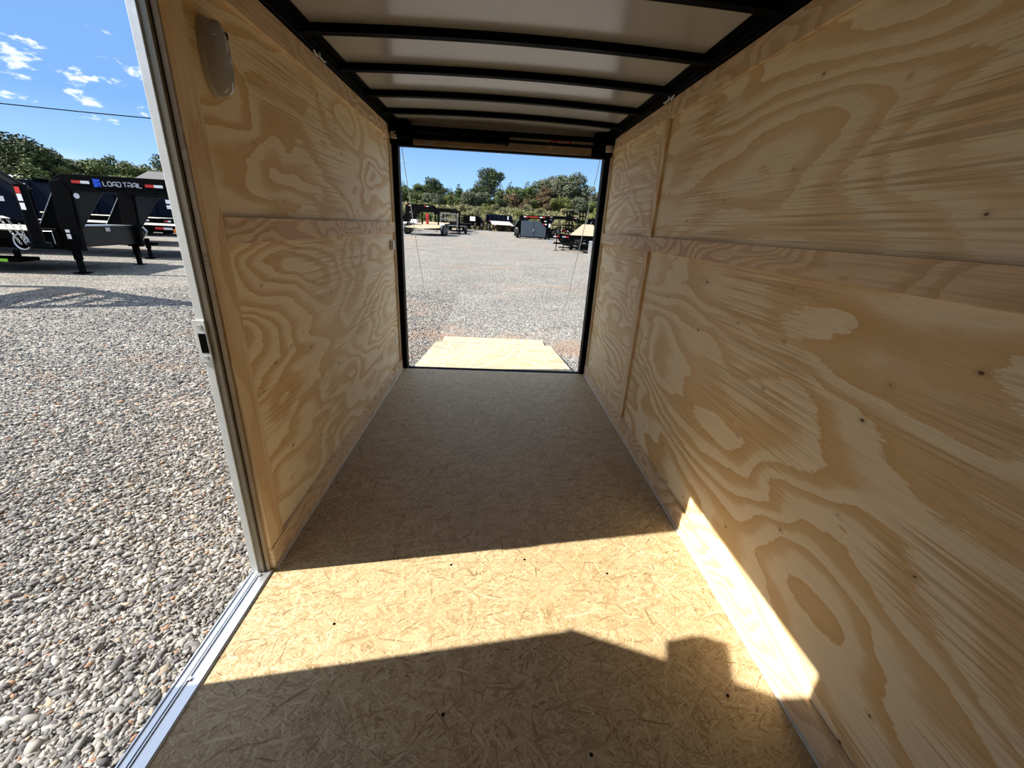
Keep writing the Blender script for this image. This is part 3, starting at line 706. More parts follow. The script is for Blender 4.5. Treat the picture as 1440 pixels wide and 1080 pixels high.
MB().box(-1.78, -1.35, -hA - .112, -hA - .1, .205, .265).build('green_strap', m_green, A)
for x in (-1.75, -1.25): MB().box(x, x + .06, -hA - .05, -hA + .05, .26, .45).build('tray_hanger', m_black, A)

# B: nearer gooseneck coupler reaching in from the left edge
Bt = empty('gooseneck_trailer', (-7.05, 3.3, gz(-7, 3.3)), .0); tag(Bt, 'dark gooseneck neck and coupler tube reaching in at the far left edge, chains hanging', 'trailer')
for s in (0, 1):
    y0 = s * .20
    MB().prism([(-.02, 1.70), (-.35, 1.93), (-.9, 2.25), (-3.6, 2.25), (-3.6, 1.95), (-1.6, 1.90), (-.62, 1.32), (-.24, 1.20), (-.02, 1.24)], 'xz', y0 - .02, y0 + .02).build('neck_plate', m_navy, Bt, bevel=.004)
    MB().bar((-.02, y0, 1.715), (-.9, y0, 2.27), .05, .02).build('plate_flange', m_satin, Bt)
MB().prism([(-.02, 1.71), (-.9, 2.265), (-.9, 2.23), (-.02, 1.67)], 'xz', .0, .20).build('top_plate', m_satin, Bt)
cpl = MB().cyl((.0, .0, 1.78), (.0, .0, .84), .088, 20).build('coupler_tube', m_satin, Bt, smooth=True)
MB().cyl((.0, .0, .84), (.0, .0, .765), .155, 20).build('coupler_plate', m_satin, cpl, smooth=True)
for z in (1.52, 1.38): MB().box(.0, .075, -.095, -.088, z, z + .11).build('decal', m_white, cpl)
MB().box(.0, .075, -.095, -.088, 1.64, 1.74).build('decal', m_red, cpl)
MB().box(-.50, -.30, -.026, -.02, 1.50, 1.58).build('reflector_tape', m_white, Bt)
chain(Bt, [(-.50, -.03, 1.24), (-.34, -.03, .92), (-.28, -.03, .80)]); chain(Bt, [(-.42, .02, 1.22), (-.30, .02, .95), (-.18, -.03, .80)]); chain(Bt, [(-.12, -.1, 1.15), (-.10, -.1, .80)])
rg = MB(); rg.tube([(-.26 + .13 * math.cos(t), -.03, .84 + .13 * math.sin(t)) for t in [2 * PI * q / 18 for q in range(18)]], .012, 6, closed=True); rg.build('pull_ring', m_steel, Bt)
for c in Bt.children: c.scale = (.863,) * 3; c.location.z += .22
for s in (-1, 1):
    MB().bar((-.75, s * .10, 2.02), (-3.6, s * 1.0, 2.12), .14, .34).build('neck_beam', m_black, Bt)
    MB().box(-9.5, -3.4, s * 1.0 - .06, s * 1.0 + .06, .45, .80).build('frame_rail', m_black, Bt)
    MB().prism([(-3.75, 2.28), (-3.35, 2.28), (-3.2, .45), (-3.6, .45)], 'xz', s * 1.0 - .06, s * 1.0 + .06).build('riser', m_black, Bt)
    jack(Bt, -3.3, s * 1.0)
    for x in (-7.2, -8.1): wheel(Bt, x, s * 1.0, .38)
for k in range(5):
    x = -1.5 - k * .5; w = .1 + .9 * (-.75 - x) / 2.85
    MB().box(x - .05, x + .05, -w, w, 1.98, 2.08).build('neck_crossmember', m_black, Bt)
MB().box(-3.7, -2.9, -1.0, 1.0, 2.12, 2.16).build('neck_plate', m_black, Bt)
MB().box(-9.5, -3.6, -1.15, 1.15, .80, .85).build('deck', m_deckw, Bt)
for k in range(4): MB().bar((-4.2 - k * .35, -.9, .85), (-3.9 - k * .35, -.9, 1.95), .05, .05).build('stake', m_black, Bt)

# dump trailers behind (dark tall sides)
def dump(loc, rz, label, L=4.2, W=1.9, z0=.75, z1=1.75, slant=.55, sticker=True, mat_=None, tarp=True):
    r = empty('dump_trailer', loc, rz); tag(r, label, 'trailer'); h = W / 2; m = mat_ or m_navy
    for s in (-1, 1):
        sd_ = MB(); sd_.prism([(-L, z0), (-L, z1), (-.1, z1), (slant, z0)], 'xz', s * h - .03, s * h + .03).build('side_wall', m, r, bevel=.005)
        for i in range(6): MB().box(-L + .1 + i * (L - .4) / 5, -L + .18 + i * (L - .4) / 5, s * h + (.03 if s > 0 else -.08), s * h + (.08 if s > 0 else -.03), z0, z1 - .05).build('side_rib', m, r)
        MB().box(-L, slant, s * (h - .2) - .05, s * (h - .2) + .05, .45, .68).build('frame_rail', m_black, r)
        for x in (-L * .45, -L * .45 - .9): wheel(r, x, s * (h + .15), .38)
        tape(r, -L + .3, -L + .75, s * h + s * .03, z0 + .02, .05, side=s)
    MB().add([(-.1, -h, z1), (-.1, h, z1), (slant, h, z0), (slant, -h, z0), (-.14, -h, z1), (-.14, h, z1), (slant - .04, h, z0), (slant - .04, -h, z0)], [(0, 1, 2, 3), (4, 7, 6, 5), (0, 4, 5, 1), (3, 2, 6, 7), (0, 3, 7, 4), (1, 5, 6, 2)]).build('front_wall', m, r)
    MB().box(-L, -L + .05, -h, h, z0, z1).build('tailgate', m, r)
    MB().box(-L, slant, -h, h, z0 - .06, z0).build('bed_floor', m_black, r)
    if tarp: MB().cyl((-.05, -h, z1 + .04), (-.05, h, z1 + .04), .06, 12).build('tarp_roll', m_black, r)
    for s in (-1, 1): MB().bar((slant, s * (h - .2), .56), (slant + 1.3, 0, .56), .08, .14).build('tongue', m_black, r)
    jack(r, slant + 1.2, 0, .95)
    if sticker:
        for zz in (.15, .38): MB().box(-L * .06 - .30, -L * .06 - .12, -h - .036, -h - .031, z1 - zz - .16, z1 - zz).build('decal', m_white, r)
    return r
dump((-19.6, 17.3, gz(-19, 17)), .10, 'dark navy dump trailer nearest behind the left gooseneck, seen past its coupler', L=4.6, z1=2.1, W=1.9)
dump((-17.3, 20.9, gz(-17, 21)), .10, 'dark navy dump trailer behind the LOAD TRAIL neck, left of its riser', L=4.4, z1=2.15)
dump((-14.7, 18.5, gz(-14, 18)), .10, 'dark dump trailer seen under the LOAD TRAIL neck between its two risers', L=4.4, z1=1.75)
dump((-12.2, 22.6, gz(-12, 22)), .10, 'dark navy dump trailer farthest right, seen below the end of the LOAD TRAIL neck', L=4.6, z1=1.85)

def flatbed(loc, rz, label, L=5, W=2.0, hdeck=.62, deckm=None, fend=None, rails=False, ramps=False, tongue=True, tails=True, gate=None, cat='trailer', name='flatbed_trailer', ramp_h=1.5, thickness=.16):
    r = empty(name, loc, rz); tag(r, label, cat); h = W / 2
    MB().box(-L, 0, -h, h, hdeck - .04, hdeck).build('deck', deckm or m_deck, r)
    for s in (-1, 1): MB().box(-L, 0, s * h - .05, s * h + .05, hdeck - thickness, hdeck + .01).build('frame_rail', m_black, r)
    for x in (0, -L): MB().box(x - .05, x + .05, -h, h, hdeck - thickness, hdeck + .015).build('end_rail', m_black, r)
    for i in range(1, 6): MB().box(-L * i / 6 - .03, -L * i / 6 + .03, -h, h, hdeck - .14, hdeck - .045).build('crossmember', m_black, r)
    for x in (-L * .58, -L * .58 - .85):
        for s in (-1, 1): wheel(r, x, s * (h + .17), .36, .2)
    if fend:
        for s in (-1, 1): fender(r, -L * .58 - .42, s * (h + .18), 1.9, m=fend)
    if tongue:
        for s in (-1, 1): MB().bar((0, s * (h - .35), hdeck - .08), (1.35, 0, hdeck - .1), .08, .12).build('tongue', m_black, r)
        MB().bar((1.3, 0, hdeck - .1), (1.6, 0, hdeck - .1), .10, .09).build('coupler', m_steel, r)
        jack(r, 1.15, 0, hdeck + .35, w=.08)
    if rails:
        for s in (-1, 1):
            MB().box(-L, 0, s * h - .025, s * h + .025, hdeck + .38, hdeck + .44).build('side_rail', m_black, r)
            for i in range(5): MB().box(-L * i / 4 - .025, -L * i / 4 + .025, s * h - .025, s * h + .025, hdeck, hdeck + .40).build('rail_post', m_black, r)
    if tails:
        for x, sgn in ((-L - .05, -1), (.05, 1)):
            tape(r, -h + .1, -h + .5, x, hdeck - .12, .06, side=sgn, axis='y'); tape(r, h - .5, h - .1, x, hdeck - .12, .06, False, side=sgn, axis='y')
        for s in (-1, 1):
            tape(r, -L + .3, -L + .75, s * (h + .05), hdeck - .10, .06, side=s); tape(r, -.8, -.35, s * (h + .05), hdeck - .10, .06, side=s)
    if ramps:
        for s in (-1, 1):
            q = MB(); y0, y1 = s * h * .55 - .28, s * h * .55 + .28
            for y in (y0, (y0 + y1) / 2, y1): q.box(-L - .04, -L + .04, y - .045, y + .045, hdeck - .5, hdeck + ramp_h)
            for i in range(5): z = hdeck + .05 + i * (ramp_h - .1) / 4; q.box(-L - .04, -L + .04, y0, y1, z - .05, z + .05)
            q.build('loading_ramp', m_black, r)
    return r
F0 = flatbed((-9.25, 10.75, gz(-10, 10.7)), .12, 'pale-decked flatbed trailer right behind the LOAD TRAIL toolbox, amber lamp at its end', L=9, W=2.3, hdeck=.90, deckm=m_deckw, tongue=False)
MB().cyl((-.25, -1.205, .78), (-.25, -1.235, .78), .07, 14).build('amber_lamp', m_orange, F0)
MB().prism([(-.12, .46), (.04, 1.15), (.10, 1.15), (.10, .46)], 'xz', -1.24, -1.18).build('end_plate', m_satin, F0)
MB().box(-1.55, -1.10, -1.50, -1.22, .55, .98).build('pump_box', m_boxblack, F0, bevel=.03)
MB().cyl((-1.25, -1.50, .76), (-1.25, -1.53, .76), .05, 12).build('amber_lamp', m_orange, F0)
MB().tube([(-1.1, -1.4, .86), (-.98, -1.42, .84), (-.92, -1.4, .74), (-.98, -1.38, .62)], .03, 8).build('hose', m_steel, F0)
chain(F0, [(-1.15, -1.42, .55), (-1.05, -1.44, .36), (-.95, -1.42, .42)], r=.03)
jack(F0, -1.0, -1.36, .55, w=.09)
MB().box(-1.9, -.8, -1.46, -1.24, .36, .44).build('side_step', m_black, F0)
flatbed((-12.4, 14.1, gz(-12, 14)), .12, 'flatbed trailer with red and white reflectors, second row behind the LOAD TRAIL neck', L=8, W=2.3, hdeck=.95, deckm=m_deckw, tongue=False)

# rear yard -------------------------------------------------------------
def tilt(loc, rz, label, z0=.55, z1=1.02, W=2.6, L=4.2, pointed=True, m=None, fm_=None, extras=True):
    F1 = empty('tilt_trailer', loc, rz); tag(F1, label, 'trailer'); a = -W * .55; b = W * .46
    near = [(a, 0, z0 + .05), (.15, -.5, z0 - .03), (b, .2, z0 + .06)] if pointed else [(a, 0, z0), (0, 0, z0), (b, 0, z0)]
    MB().add([(x, y, z + dz) for dz in (0, -.06) for x, y, z in near + [(b, L, z1), (a + .3, L, z1)]], [(0, 1, 2, 3, 4), (9, 8, 7, 6, 5)] + [(i, (i + 1) % 5, 5 + (i + 1) % 5, 5 + i) for i in range(5)]).build('deck', m or m_deck, F1)
    for xa in (a + .15, b - .1): MB().bar((xa, .3, z0 - .05), (xa, L, z1 - .12), .1, .12).build('frame_rail', m_black, F1)
    for yy in (.4, 1.6, 2.8): MB().box(a + .15, b - .1, yy, yy + .08, z0 - .12, z0 - .02).build('crossmember', m_black, F1)
    for xa in (b + .18, a - .18):
        for yy in (.9, 1.75):
            wt = MB().cyl((xa - .12, yy, .40), (xa + .12, yy, .40), .40, 24).build('wheel', m_tire, F1, smooth=True)
            MB().cyl((xa - .125, yy, .40), (xa + .125, yy, .40), .24, 20).build('rim', m_rim, wt, smooth=True)
        fm = MB(); fp = [(.35, .45), (.42, .80), (.62, .93), (2.0, .93), (2.2, .80), (2.28, .45)]
        for (p_, b1), (c_, d1) in zip(fp[:-1], fp[1:]): fm.bar((xa, p_, b1), (xa, c_, d1), .30, .02, up=(0, 0, 1))
        fm.build('fender', fm_ or m_black, F1)
    if not pointed:
        MB().box(a, b, -.06, 0, z0 - .16, z0).build('front_rail', m_black, F1)
        tape(F1, a + .1, a + .5, -.06, z0 - .11, .06); tape(F1, b - .5, b - .1, -.06, z0 - .11, .06)
        for xa in (a + .35, b - .35): MB().box(xa, xa + .06, .0, .06, .05, z0 - .16).build('stand', m_black, F1)
    return F1
F1 = tilt((-5.55, 30.6, gz(-5.5, 31)), -.12, 'tan-decked tilt trailer with silver fender nearest on the left beyond the ramp', fm_=m_steel)
MB().box(-1.0, .4, .05, .12, .12, .18).build('lower_step', m_steel, F1)
for xa in (-.75, .6): MB().box(xa, xa + .1, 2.2, 2.3, .8, 1.85).build('stake', m_black, F1)
MB().box(-.42, -.24, 2.4, 2.6, .82, 1.65).build('red_hand_jack', m_red, F1, bevel=.01)
MB().prism([(-1.5, .85), (-1.35, 1.15), (-.95, 1.15), (-.9, .85)], 'xz', 1.4, 1.9).build('white_bag', m_white, F1, bevel=.03)
gooseneck((-8.1, 39.0, gz(-8, 39)), -.12, 'black gooseneck trailer with angled neck behind the silver-fendered flatbed', deckL=6, neckL=2.1, top=2.35, thick=.62)
gooseneck((-11.6, 34.0, gz(-11, 34)), -.05, 'black gooseneck trailer cut off by the left edge of the rear opening', deckL=6, neckL=2.0, top=2.25)
gooseneck((-4.7, 41.5, gz(-4.7, 41)), -PI / 2 - .15, 'dark gooseneck trailer facing the ramp, right of the silver-fendered flatbed', W=1.75, deckL=6, neckL=1.6, top=2.15)
fr = empty('rack_frame', (-4.05, 35.6, gz(-4.5, 35.6)), -.06); tag(fr, 'grey steel front frame of a trailer with a jack leg, behind the flatbed wheel', 'trailer')
q = MB()
for x in (-.75, .75): q.box(x - .04, x + .04, -.04, .04, .55, 1.72)
for z in (.72, 1.25, 1.68): q.box(-.75, .75, -.04, .04, z - .045, z + .045)
for x in (-.35, .3): q.box(x - .03, x + .03, -.03, .03, 1.25, 1.68)
q.build('steel_frame', flat('weathered_grey_steel', (.22, .22, .21), .6, .3), fr); jack(fr, .95, 0, 1.8, w=.14)
MB().box(-.9, 1.05, -.06, .06, 1.80, 1.95).build('top_beam', m_black, fr)
MB().box(-.8, 1.0, .05, 3.4, .55, .68).build('frame', m_black, fr); MB().box(-.8, 1.0, .05, 3.4, .68, .72).build('deck', m_deckw, fr)
for x in (-1.0, 1.2):
    t = MB().cyl((x - .1, 2.4, .37), (x + .1, 2.4, .37), .37, 20).build('wheel', m_tire, fr)
ut = empty('utility_trailer', (-2.75, 51.8, gz(-2.7, 51.8)), -.1); tag(ut, 'small black utility trailer with tall mesh gate and a white sheet, mid-left of the yard', 'trailer')
MB().box(-1.35, .9, -1, 1, .45, .58).build('bed', m_black, ut)
q = MB()
for x in [-1.30 + i * .1 for i in range(22)]: q.box(x, x + .03, -1.02, -.98, .55, 1.65)
for z in (.9, 1.25, 1.62): q.box(-1.32, .9, -1.03, -.97, z - .03, z + .03)
q.build('mesh_side', m_black, ut)
MB().box(-1.32, .85, .97, 1.02, .55, 1.6).build('side_wall', m_black, ut)
MB().box(-.15, .5, -1.06, -1.03, 1.0, 1.5).build('white_sheet', m_white, ut)
MB().prism([(.85, 1.55), (.95, 1.5), (1.45, .8), (1.45, .5), (.85, .5)], 'xz', -.95, .95).build('sloped_front', m_black, ut)
for x in (-1.6, 1.35): MB().cyl((x - .12, -1.0, .38), (x + .12, -1.0, .38), .38, 20).build('wheel', m_tire, ut)
MB().cyl((.45, -1.2, .38), (.65, -1.2, .38), .38, 20).build('wheel', m_tire, ut)
tilt((-.9, 55.0, gz(-.9, 55)), -.25, 'small tilt trailer with pale deck just right of the mesh-sided utility trailer', z0=.6, z1=1.1, W=1.7, L=4, pointed=False, m=m_deckw)
tilt((1.2, 49.5, gz(1.2, 49.5)), .12, 'pale-decked tilt trailer just left of the grey toolbox gooseneck, dark trailer behind it', z0=.75, z1=1.2, W=2.7, L=4, pointed=False, m=m_deckw)
dump((2.3, 54.6, gz(2, 54.6)), -.1, 'low black dump trailer behind the pale decks in the middle distance', L=3.3, z0=1.0, z1=1.85, slant=.3, tarp=False)
# K: gooseneck with large grey toolbox
K = gooseneck((2.35, 35.4, gz(2.3, 35.4)), .0, 'black gooseneck trailer with large slate grey toolbox and red lettering, right of centre', W=1.9, deckL=0, neckL=2.15, top=1.90, thick=.24, box='large', wheels=False)
MB().box(.0, 2.1, 1.0, 7.0, .60, .78).build('frame', m_black, K); MB().box(-.1, 2.2, 1.0, 7.0, .78, .82).build('deck', m_deckw, K)
for xk in (-.22, 2.32):
    for yk in (3.6, .1): MB().cyl((xk - .12, yk, .38), (xk + .12, yk, .38), .38, 20).build('wheel', m_tire, K)
for o in [c for c in K.children if c.name.startswith('reflector_tape')]: bpy.data.objects.remove(o)
tape(K, .18, .62, -1.0, 1.73, .09, False); tape(K, 1.58, 2.05, -1.0, 1.73, .09, False)
text('lettering', 'MAXX-D', m_redletter, K, (.70, -1.010, 1.715), (PI / 2, 0, 0), .16, 1.22, .004, .006)
tape(K, 1.95, 2.25, -.975, 1.18, .10)
MB().box(2.0, 2.2, -1.0, -.97, 1.44, 1.52).build('decal', m_white, K)
MB().prism([(2.15, 1.88), (2.62, 1.55), (2.62, .40), (2.22, .40), (2.22, .94), (1.66, 1.46), (1.66, 1.68), (2.15, 1.68)], 'xz', -.97, -.90).build('side_plate', m_satin, K)
jack(K, 2.48, -1.04, 1.5, w=.1)
MB().box(2.40, 2.58, -1.11, -1.095, 1.0, 1.30).build('decal', m_white, K)
# L: car hauler with upright ramps
flatbed((7.25, 42.0, gz(7, 42)), PI / 2 + .03, 'black car hauler with two upright ladder ramps, right of the grey toolbox trailer', L=6, W=2.2, hdeck=.75, deckm=m_deckw, rails=True, ramps=True, ramp_h=1.62)
gooseneck((6.0, 46.0, gz(6.0, 46)), .02, 'black gooseneck trailer standing behind the upright ladder ramps of the car hauler', W=1.9, deckL=1, neckL=3.2, top=2.05, thick=.30, wheels=False)
gooseneck((8.4, 34.0, gz(9, 33)), .0, 'black gooseneck trailer at the right edge of the rear opening, by its steel post', W=1.8, deckL=.6, wheels=False, neckL=1.5, top=2.0, thick=.25)
flatbed((7.9, 38.6, gz(8, 38)), -.05, 'low black trailer with side rails between the grey toolbox gooseneck and the ladder ramps', L=3.4, W=1.9, hdeck=.8, deckm=m_deckw, rails=True, tongue=False)
flatbed((8.6, 30.5, gz(8, 30)), .05, 'black railed utility trailer behind the pale raised dovetail', L=3.6, W=1.9, hdeck=.7, deckm=m_deckw, rails=True, tongue=False)
# M: tilt / dovetail trailer with light ramp deck
Mt = empty('tilt_trailer', (5.15, 22.6, gz(5, 22.6)), 0); tag(Mt, 'black deckover trailer with raised pale dovetail, nearest on the right of the yard', 'trailer')
MB().box(-1.9, 1.6, -.1, .1, .62, .86).build('front_rail', m_black, Mt)
tape(Mt, -1.55, -1.2, -.1, .70, .07, False); tape(Mt, -1.0, -.6, -.1, .70, .07, False)
MB().add([(-.55, 0, .86), (1.5, 0, .86), (1.6, 3.4, 1.55), (.9, 3.4, 1.55), (-.55, 0, .80), (1.5, 0, .80), (1.6, 3.4, 1.49), (.9, 3.4, 1.49)], [(0, 1, 2, 3), (4, 7, 6, 5), (0, 4, 5, 1), (1, 5, 6, 2), (2, 6, 7, 3), (3, 7, 4, 0)]).build('dovetail_deck', m_deck, Mt)
MB().box(-.6, 1.5, .1, 4.5, .66, .78).build('deck', m_deckw, Mt)
MB().box(-.9, -.5, -.25, .05, .25, .62).build('step_box', m_satin, Mt, bevel=.01)
MB().box(.0, .55, -.55, -.15, .12, .58).build('winch_box', m_satin, Mt, bevel=.01); MB().box(.14, .36, -.556, -.55, .36, .46).build('decal', m_white, Mt)
for x in (-.35, .75, 1.1): MB().cyl((x - .09, .3, .36), (x + .09, .3, .36), .36, 18).build('wheel', m_tire, Mt)
MB().box(-1.2, 1.3, -.3, -.2, .10, .16).build('lower_bar', m_black, Mt)
MB().prism([(1.3, .30), (1.45, 1.0), (1.6, 1.0), (1.6, .30)], 'xz', -.2, .1).build('end_post', m_satin, Mt)
jack(Mt, -1.0, -.7, .75, w=.05); jack(Mt, .1, -.9, .7, w=.05)
tj = empty('utility_trailer', (3.35, 21.4, gz(3.3, 21.4)), -.25); tag(tj, 'low black tongue with thin jack leg in front of the deckover trailer', 'trailer')
for s in (-1, 1): MB().bar((1.6, s * .6, .42), (.1, 0, .42), .07, .1).build('tongue', m_black, tj)
MB().box(-.18, .15, -.06, .06, .40, .52).build('coupler', m_steel, tj); jack(tj, .3, 0, .75, w=.055); MB().box(1.5, 3.6, -.8, .8, .36, .46).build('frame', m_black, tj)
for s in (-1, 1): wheel(tj, 2.6, s * .95, .32)
wb = empty('utility_trailer', (5.98, 18.3, gz(6, 18.3)), .15); tag(wb, 'silver ribbed trailer corner right beside the rear opening post', 'trailer')
MB().box(-.55, .35, -.05, 1.6, .0, .72).build('ribbed_side', m_steel, wb, bevel=.02)

# ------------------------------------------------------------------ distant buildings, wire
wsh = empty('warehouse', (-46.5, 41.5, gz(-46, 41)), math.radians(45)); tag(wsh, 'long low warehouse with pale metal roof behind the trailers at far left', 'building')
MB().box(-9, 1.9, 0, 9, 0, 2.3).build('wall', m_siding, wsh)
MB().prism([(-9.3, 2.3), (2.2, 2.3), (2.2, 2.4), (-9.3, 2.4)], 'xz', -.4, 9.4).build('eave', m_metalroof, wsh)
MB().add([(-9.3, -.4, 2.4), (2.2, -.4, 2.4), (2.2, 4.5, 3.15), (-9.3, 4.5, 3.15), (2.2, 9.4, 2.4), (-9.3, 9.4, 2.4)], [(0, 1, 2, 3), (3, 2, 4, 5), (1, 4, 2), (0, 3, 5)]).build('roof', m_metalroof, wsh)
hs = empty('house', (-38.2, 52.5, gz(-38, 52.5)), math.radians(28)); tag(hs, 'house with grey shingle gable roof above the end of the LOAD TRAIL neck', 'building')
MB().box(-4, 6, -3, 3, 0, 3.0).build('wall', m_siding, hs)
MB().add([(-4.4, -3.4, 2.9), (6.4, -3.4, 2.9), (5.2, 0, 4.5), (-2.6, 0, 4.5), (6.4, 3.4, 2.9), (-4.4, 3.4, 2.9)], [(0, 1, 2, 3), (3, 2, 4, 5), (1, 4, 2), (0, 3, 5), (0, 5, 4, 1)]).build('roof', m_shingle, hs)
WIRE = [(-75, 31.0, 9.8), (-60, 31.4, 8.75), (-48, 31.7, 8.05), (-35.2, 31.9, 7.56), (-29.75, 32.1, 7.40), (-25.3, 32.4, 7.33), (-17, 32.6, 7.5), (-9, 32.8, 7.9)]
pw = MB().tube(WIRE, .035, 5).build('power_line', m_wire); tag(pw, 'thin dark power line crossing the sky above the left treeline', 'wire')

# ------------------------------------------------------------------ trees
def leafmesh(name, blobs, n, size, m, seed):
    r = np.random.default_rng(seed); V = []; F = []
    w = np.array([b[3] ** 2 for b in blobs]); w = w / w.sum()
    which = r.choice(len(blobs), n, p=w)
    B = np.array(blobs)[which]
    d = r.normal(size=(n, 3)); d /= np.linalg.norm(d, axis=1)[:, None]
    rad = B[:, 3:4] * (r.uniform(.55, 1.06, (n, 1)))
    c = B[:, :3] + d * rad * np.array([1, 1, .85])
    a = r.normal(size=(n, 3)); a /= np.linalg.norm(a, axis=1)[:, None]
    nrm = d + r.normal(0, .6, (n, 3)); b = np.cross(a, nrm); b /= np.linalg.norm(b, axis=1)[:, None]; a = np.cross(b, nrm); a /= np.linalg.norm(a, axis=1)[:, None]
    s = size * r.uniform(.5, 1.3, (n, 1))
    V = np.stack([c - a * s - b * s * .6, c + a * s * .9 - b * s * .7, c + a * s + b * s * .6, c - a * s * .8 + b * s * .7], 1).reshape(-1, 3)
    F = np.arange(n * 4).reshape(n, 4)
    me = bpy.data.meshes.new(name); me.from_pydata(V.tolist(), [], F.tolist()); me.materials.append(m); return me
def trunkmesh(h, r0, seed):
    rr = random.Random(seed); mb = MB(); mb.tube([(0, 0, -.3), (.02 * h, 0, h * .3), (-.01 * h, .02 * h, h * .6), (0, 0, h * .88)], r0, 8, radii=[r0, r0 * .8, r0 * .55, r0 * .15])
    for i in range(6):
        a = rr.uniform(0, 2 * PI); z = h * rr.uniform(.35, .7); l = h * rr.uniform(.2, .33)
        mb.tube([(0, 0, z), (math.cos(a) * l * .5, math.sin(a) * l * .5, z + l * .45), (math.cos(a) * l, math.sin(a) * l, z + l * .75)], r0 * .3, 5, radii=[r0 * .4, r0 * .25, r0 * .06])
    me = bpy.data.meshes.new('trunk'); me.from_pydata(mb.v, [], mb.f); me.materials.append(m_bark); return me
CROWN = {}; TRUNK = {}
def proto(kind, var):
    if (kind, var) in CROWN: return
    rr = random.Random(hash((len(kind), var)) % 1000 + ord(kind[0])); blobs = []
    # unit tree: height 1, crown radius ~ .38
    if kind == 'conifer':
        for i in range(16):
            z = .16 + .80 * i / 15; R = .23 * (1 - i / 16.5) ** .8
            for k in range(4 if i < 12 else 1):
                a = rr.uniform(0, 6.28); blobs.append((math.cos(a) * R * .6, math.sin(a) * R * .6, z, R * .62 + .015))
        n, sz = 4500, .0155
    elif kind == 'bush':
        for i in range(14): a = rr.uniform(0, 6.28); q = rr.uniform(0, .34); blobs.append((math.cos(a) * q, math.sin(a) * q, rr.uniform(.15, .72), rr.uniform(.16, .27)))
        n, sz = 3000, .026
    else:
        for i in range(20):
            a = rr.uniform(0, 6.28); q = rr.uniform(.05, .36); z = rr.uniform(.30, .84); q *= math.sqrt(max(.15, 1 - ((z - .55) / .42) ** 2))
            blobs.append((math.cos(a) * q, math.sin(a) * q, z, rr.uniform(.10, .185)))
        blobs.append((0, 0, .86, .13)); n, sz = 6500, .0155
    CROWN[(kind, var)] = (blobs, n, sz)
    TRUNK[(kind, var)] = trunkmesh(.8, .022 if kind != 'bush' else .012, var)
LEAF = {}
def tree(x, y, h, kind, var, m, label, wide=1.0, name=None, zoff=0):
    proto(kind, var); key = (kind, var, m.name)
    if key not in LEAF: b, n, sz = CROWN[(kind, var)]; LEAF[key] = leafmesh('crown', b, n, sz, m, var * 7 + len(m.name))
    r = empty(name or {'conifer': 'pine_tree', 'broad': 'broadleaf_tree', 'bush': 'bush'}[kind], (x, y, gz(x, y) + zoff), random.uniform(0, 6.28)); r.scale = (h * wide, h * wide, h)
    tag(r, label, 'bush' if kind == 'bush' else 'tree')
    c = bpy.data.objects.new('crown', LEAF[key]); C.objects.link(c); c.parent = r
    t = bpy.data.objects.new('trunk' if kind != 'bush' else 'stem', TRUNK[(kind, var)]); C.objects.link(t); t.parent = r
    return r
LEFT = [
 (-68.6, 62.2, 9.3, 'broad', m_fol_dark, 1.15, 'tall dark oak at the very left edge of the treeline seen through the side door'),
 (-65.2, 61.3, 9.0, 'broad', m_fol_dark, 1.1, 'tallest dark tree above the far-left trailer neck'),
 (-61.5, 59.4, 8.0, 'broad', m_fol_dark, 1.15, 'dark leafy tree above the left end of the pale warehouse roof'),
 (-66.2, 66.0, 7.9, 'broad', m_fol_mid, 1.2, 'dark green tree behind the pale warehouse roof'),
 (-61.1, 62.5, 7.0, 'broad', m_fol_dark, 1.3, 'rounded dark tree above the left corner of the LOAD TRAIL neck'),
 (-66.9, 70.8, 7.0, 'broad', m_fol_dark, 1.3, 'low dark tree above the first red and white reflector of the neck'),
 (-68.9, 75.6, 7.4, 'broad', m_fol_mid, 1.3, 'mid green tree above the blue emblem of the neck'),
 (-59.2, 66.9, 7.0, 'broad', m_fol_mid, 1.2, 'green tree above the word LOAD'),
 (-61.7, 72.5, 8.2, 'broad', m_fol_mid, 1.0, 'feathery green tree standing highest above the lettering'),
 (-65.0, 78.9, 7.7, 'broad', m_fol_rust, 1.1, 'rust-brown autumn tree above the word TRAIL'),
 (-59.5, 74.3, 6.8, 'broad', m_fol_mid, 1.2, 'low green tree right of the rust-brown autumn tree'),
 (-64.3, 83.2, 8.0, 'broad', m_fol_lt, 1.1, 'yellow-green tree behind the shingled house roof'),
 (-53.3, 71.4, 7.6, 'broad', m_fol_lt, 1.0, 'yellowish tree beside the aluminium door frame'),
 (-49.6, 69.1, 8.3, 'broad', m_fol_dark, 1.0, 'dark tree partly hidden by the aluminium door frame'),
 (-52.9, 62.9, 4.6, 'broad', m_fol_lt, 1.6, 'low yellow-green tree in front of the treeline above the lettering'),
 (-47.2, 58.6, 4.3, 'bush', m_fol_lt, 1.3, 'pale bush left of the shingled house roof'),
 (-58.0, 60.0, 5.2, 'broad', m_fol_mid, 1.6, 'low spreading tree between warehouse roof and the LOAD TRAIL neck'),
 (-36.4, 33.6, 4.3, 'conifer', m_fol_mid, 1.7, 'bushy green conifer in front of the pale warehouse roof'),
]
for i, (x, y, h, k, m, w, l) in enumerate(LEFT): tree(x, y, h, k, i % 4, m, l, w)
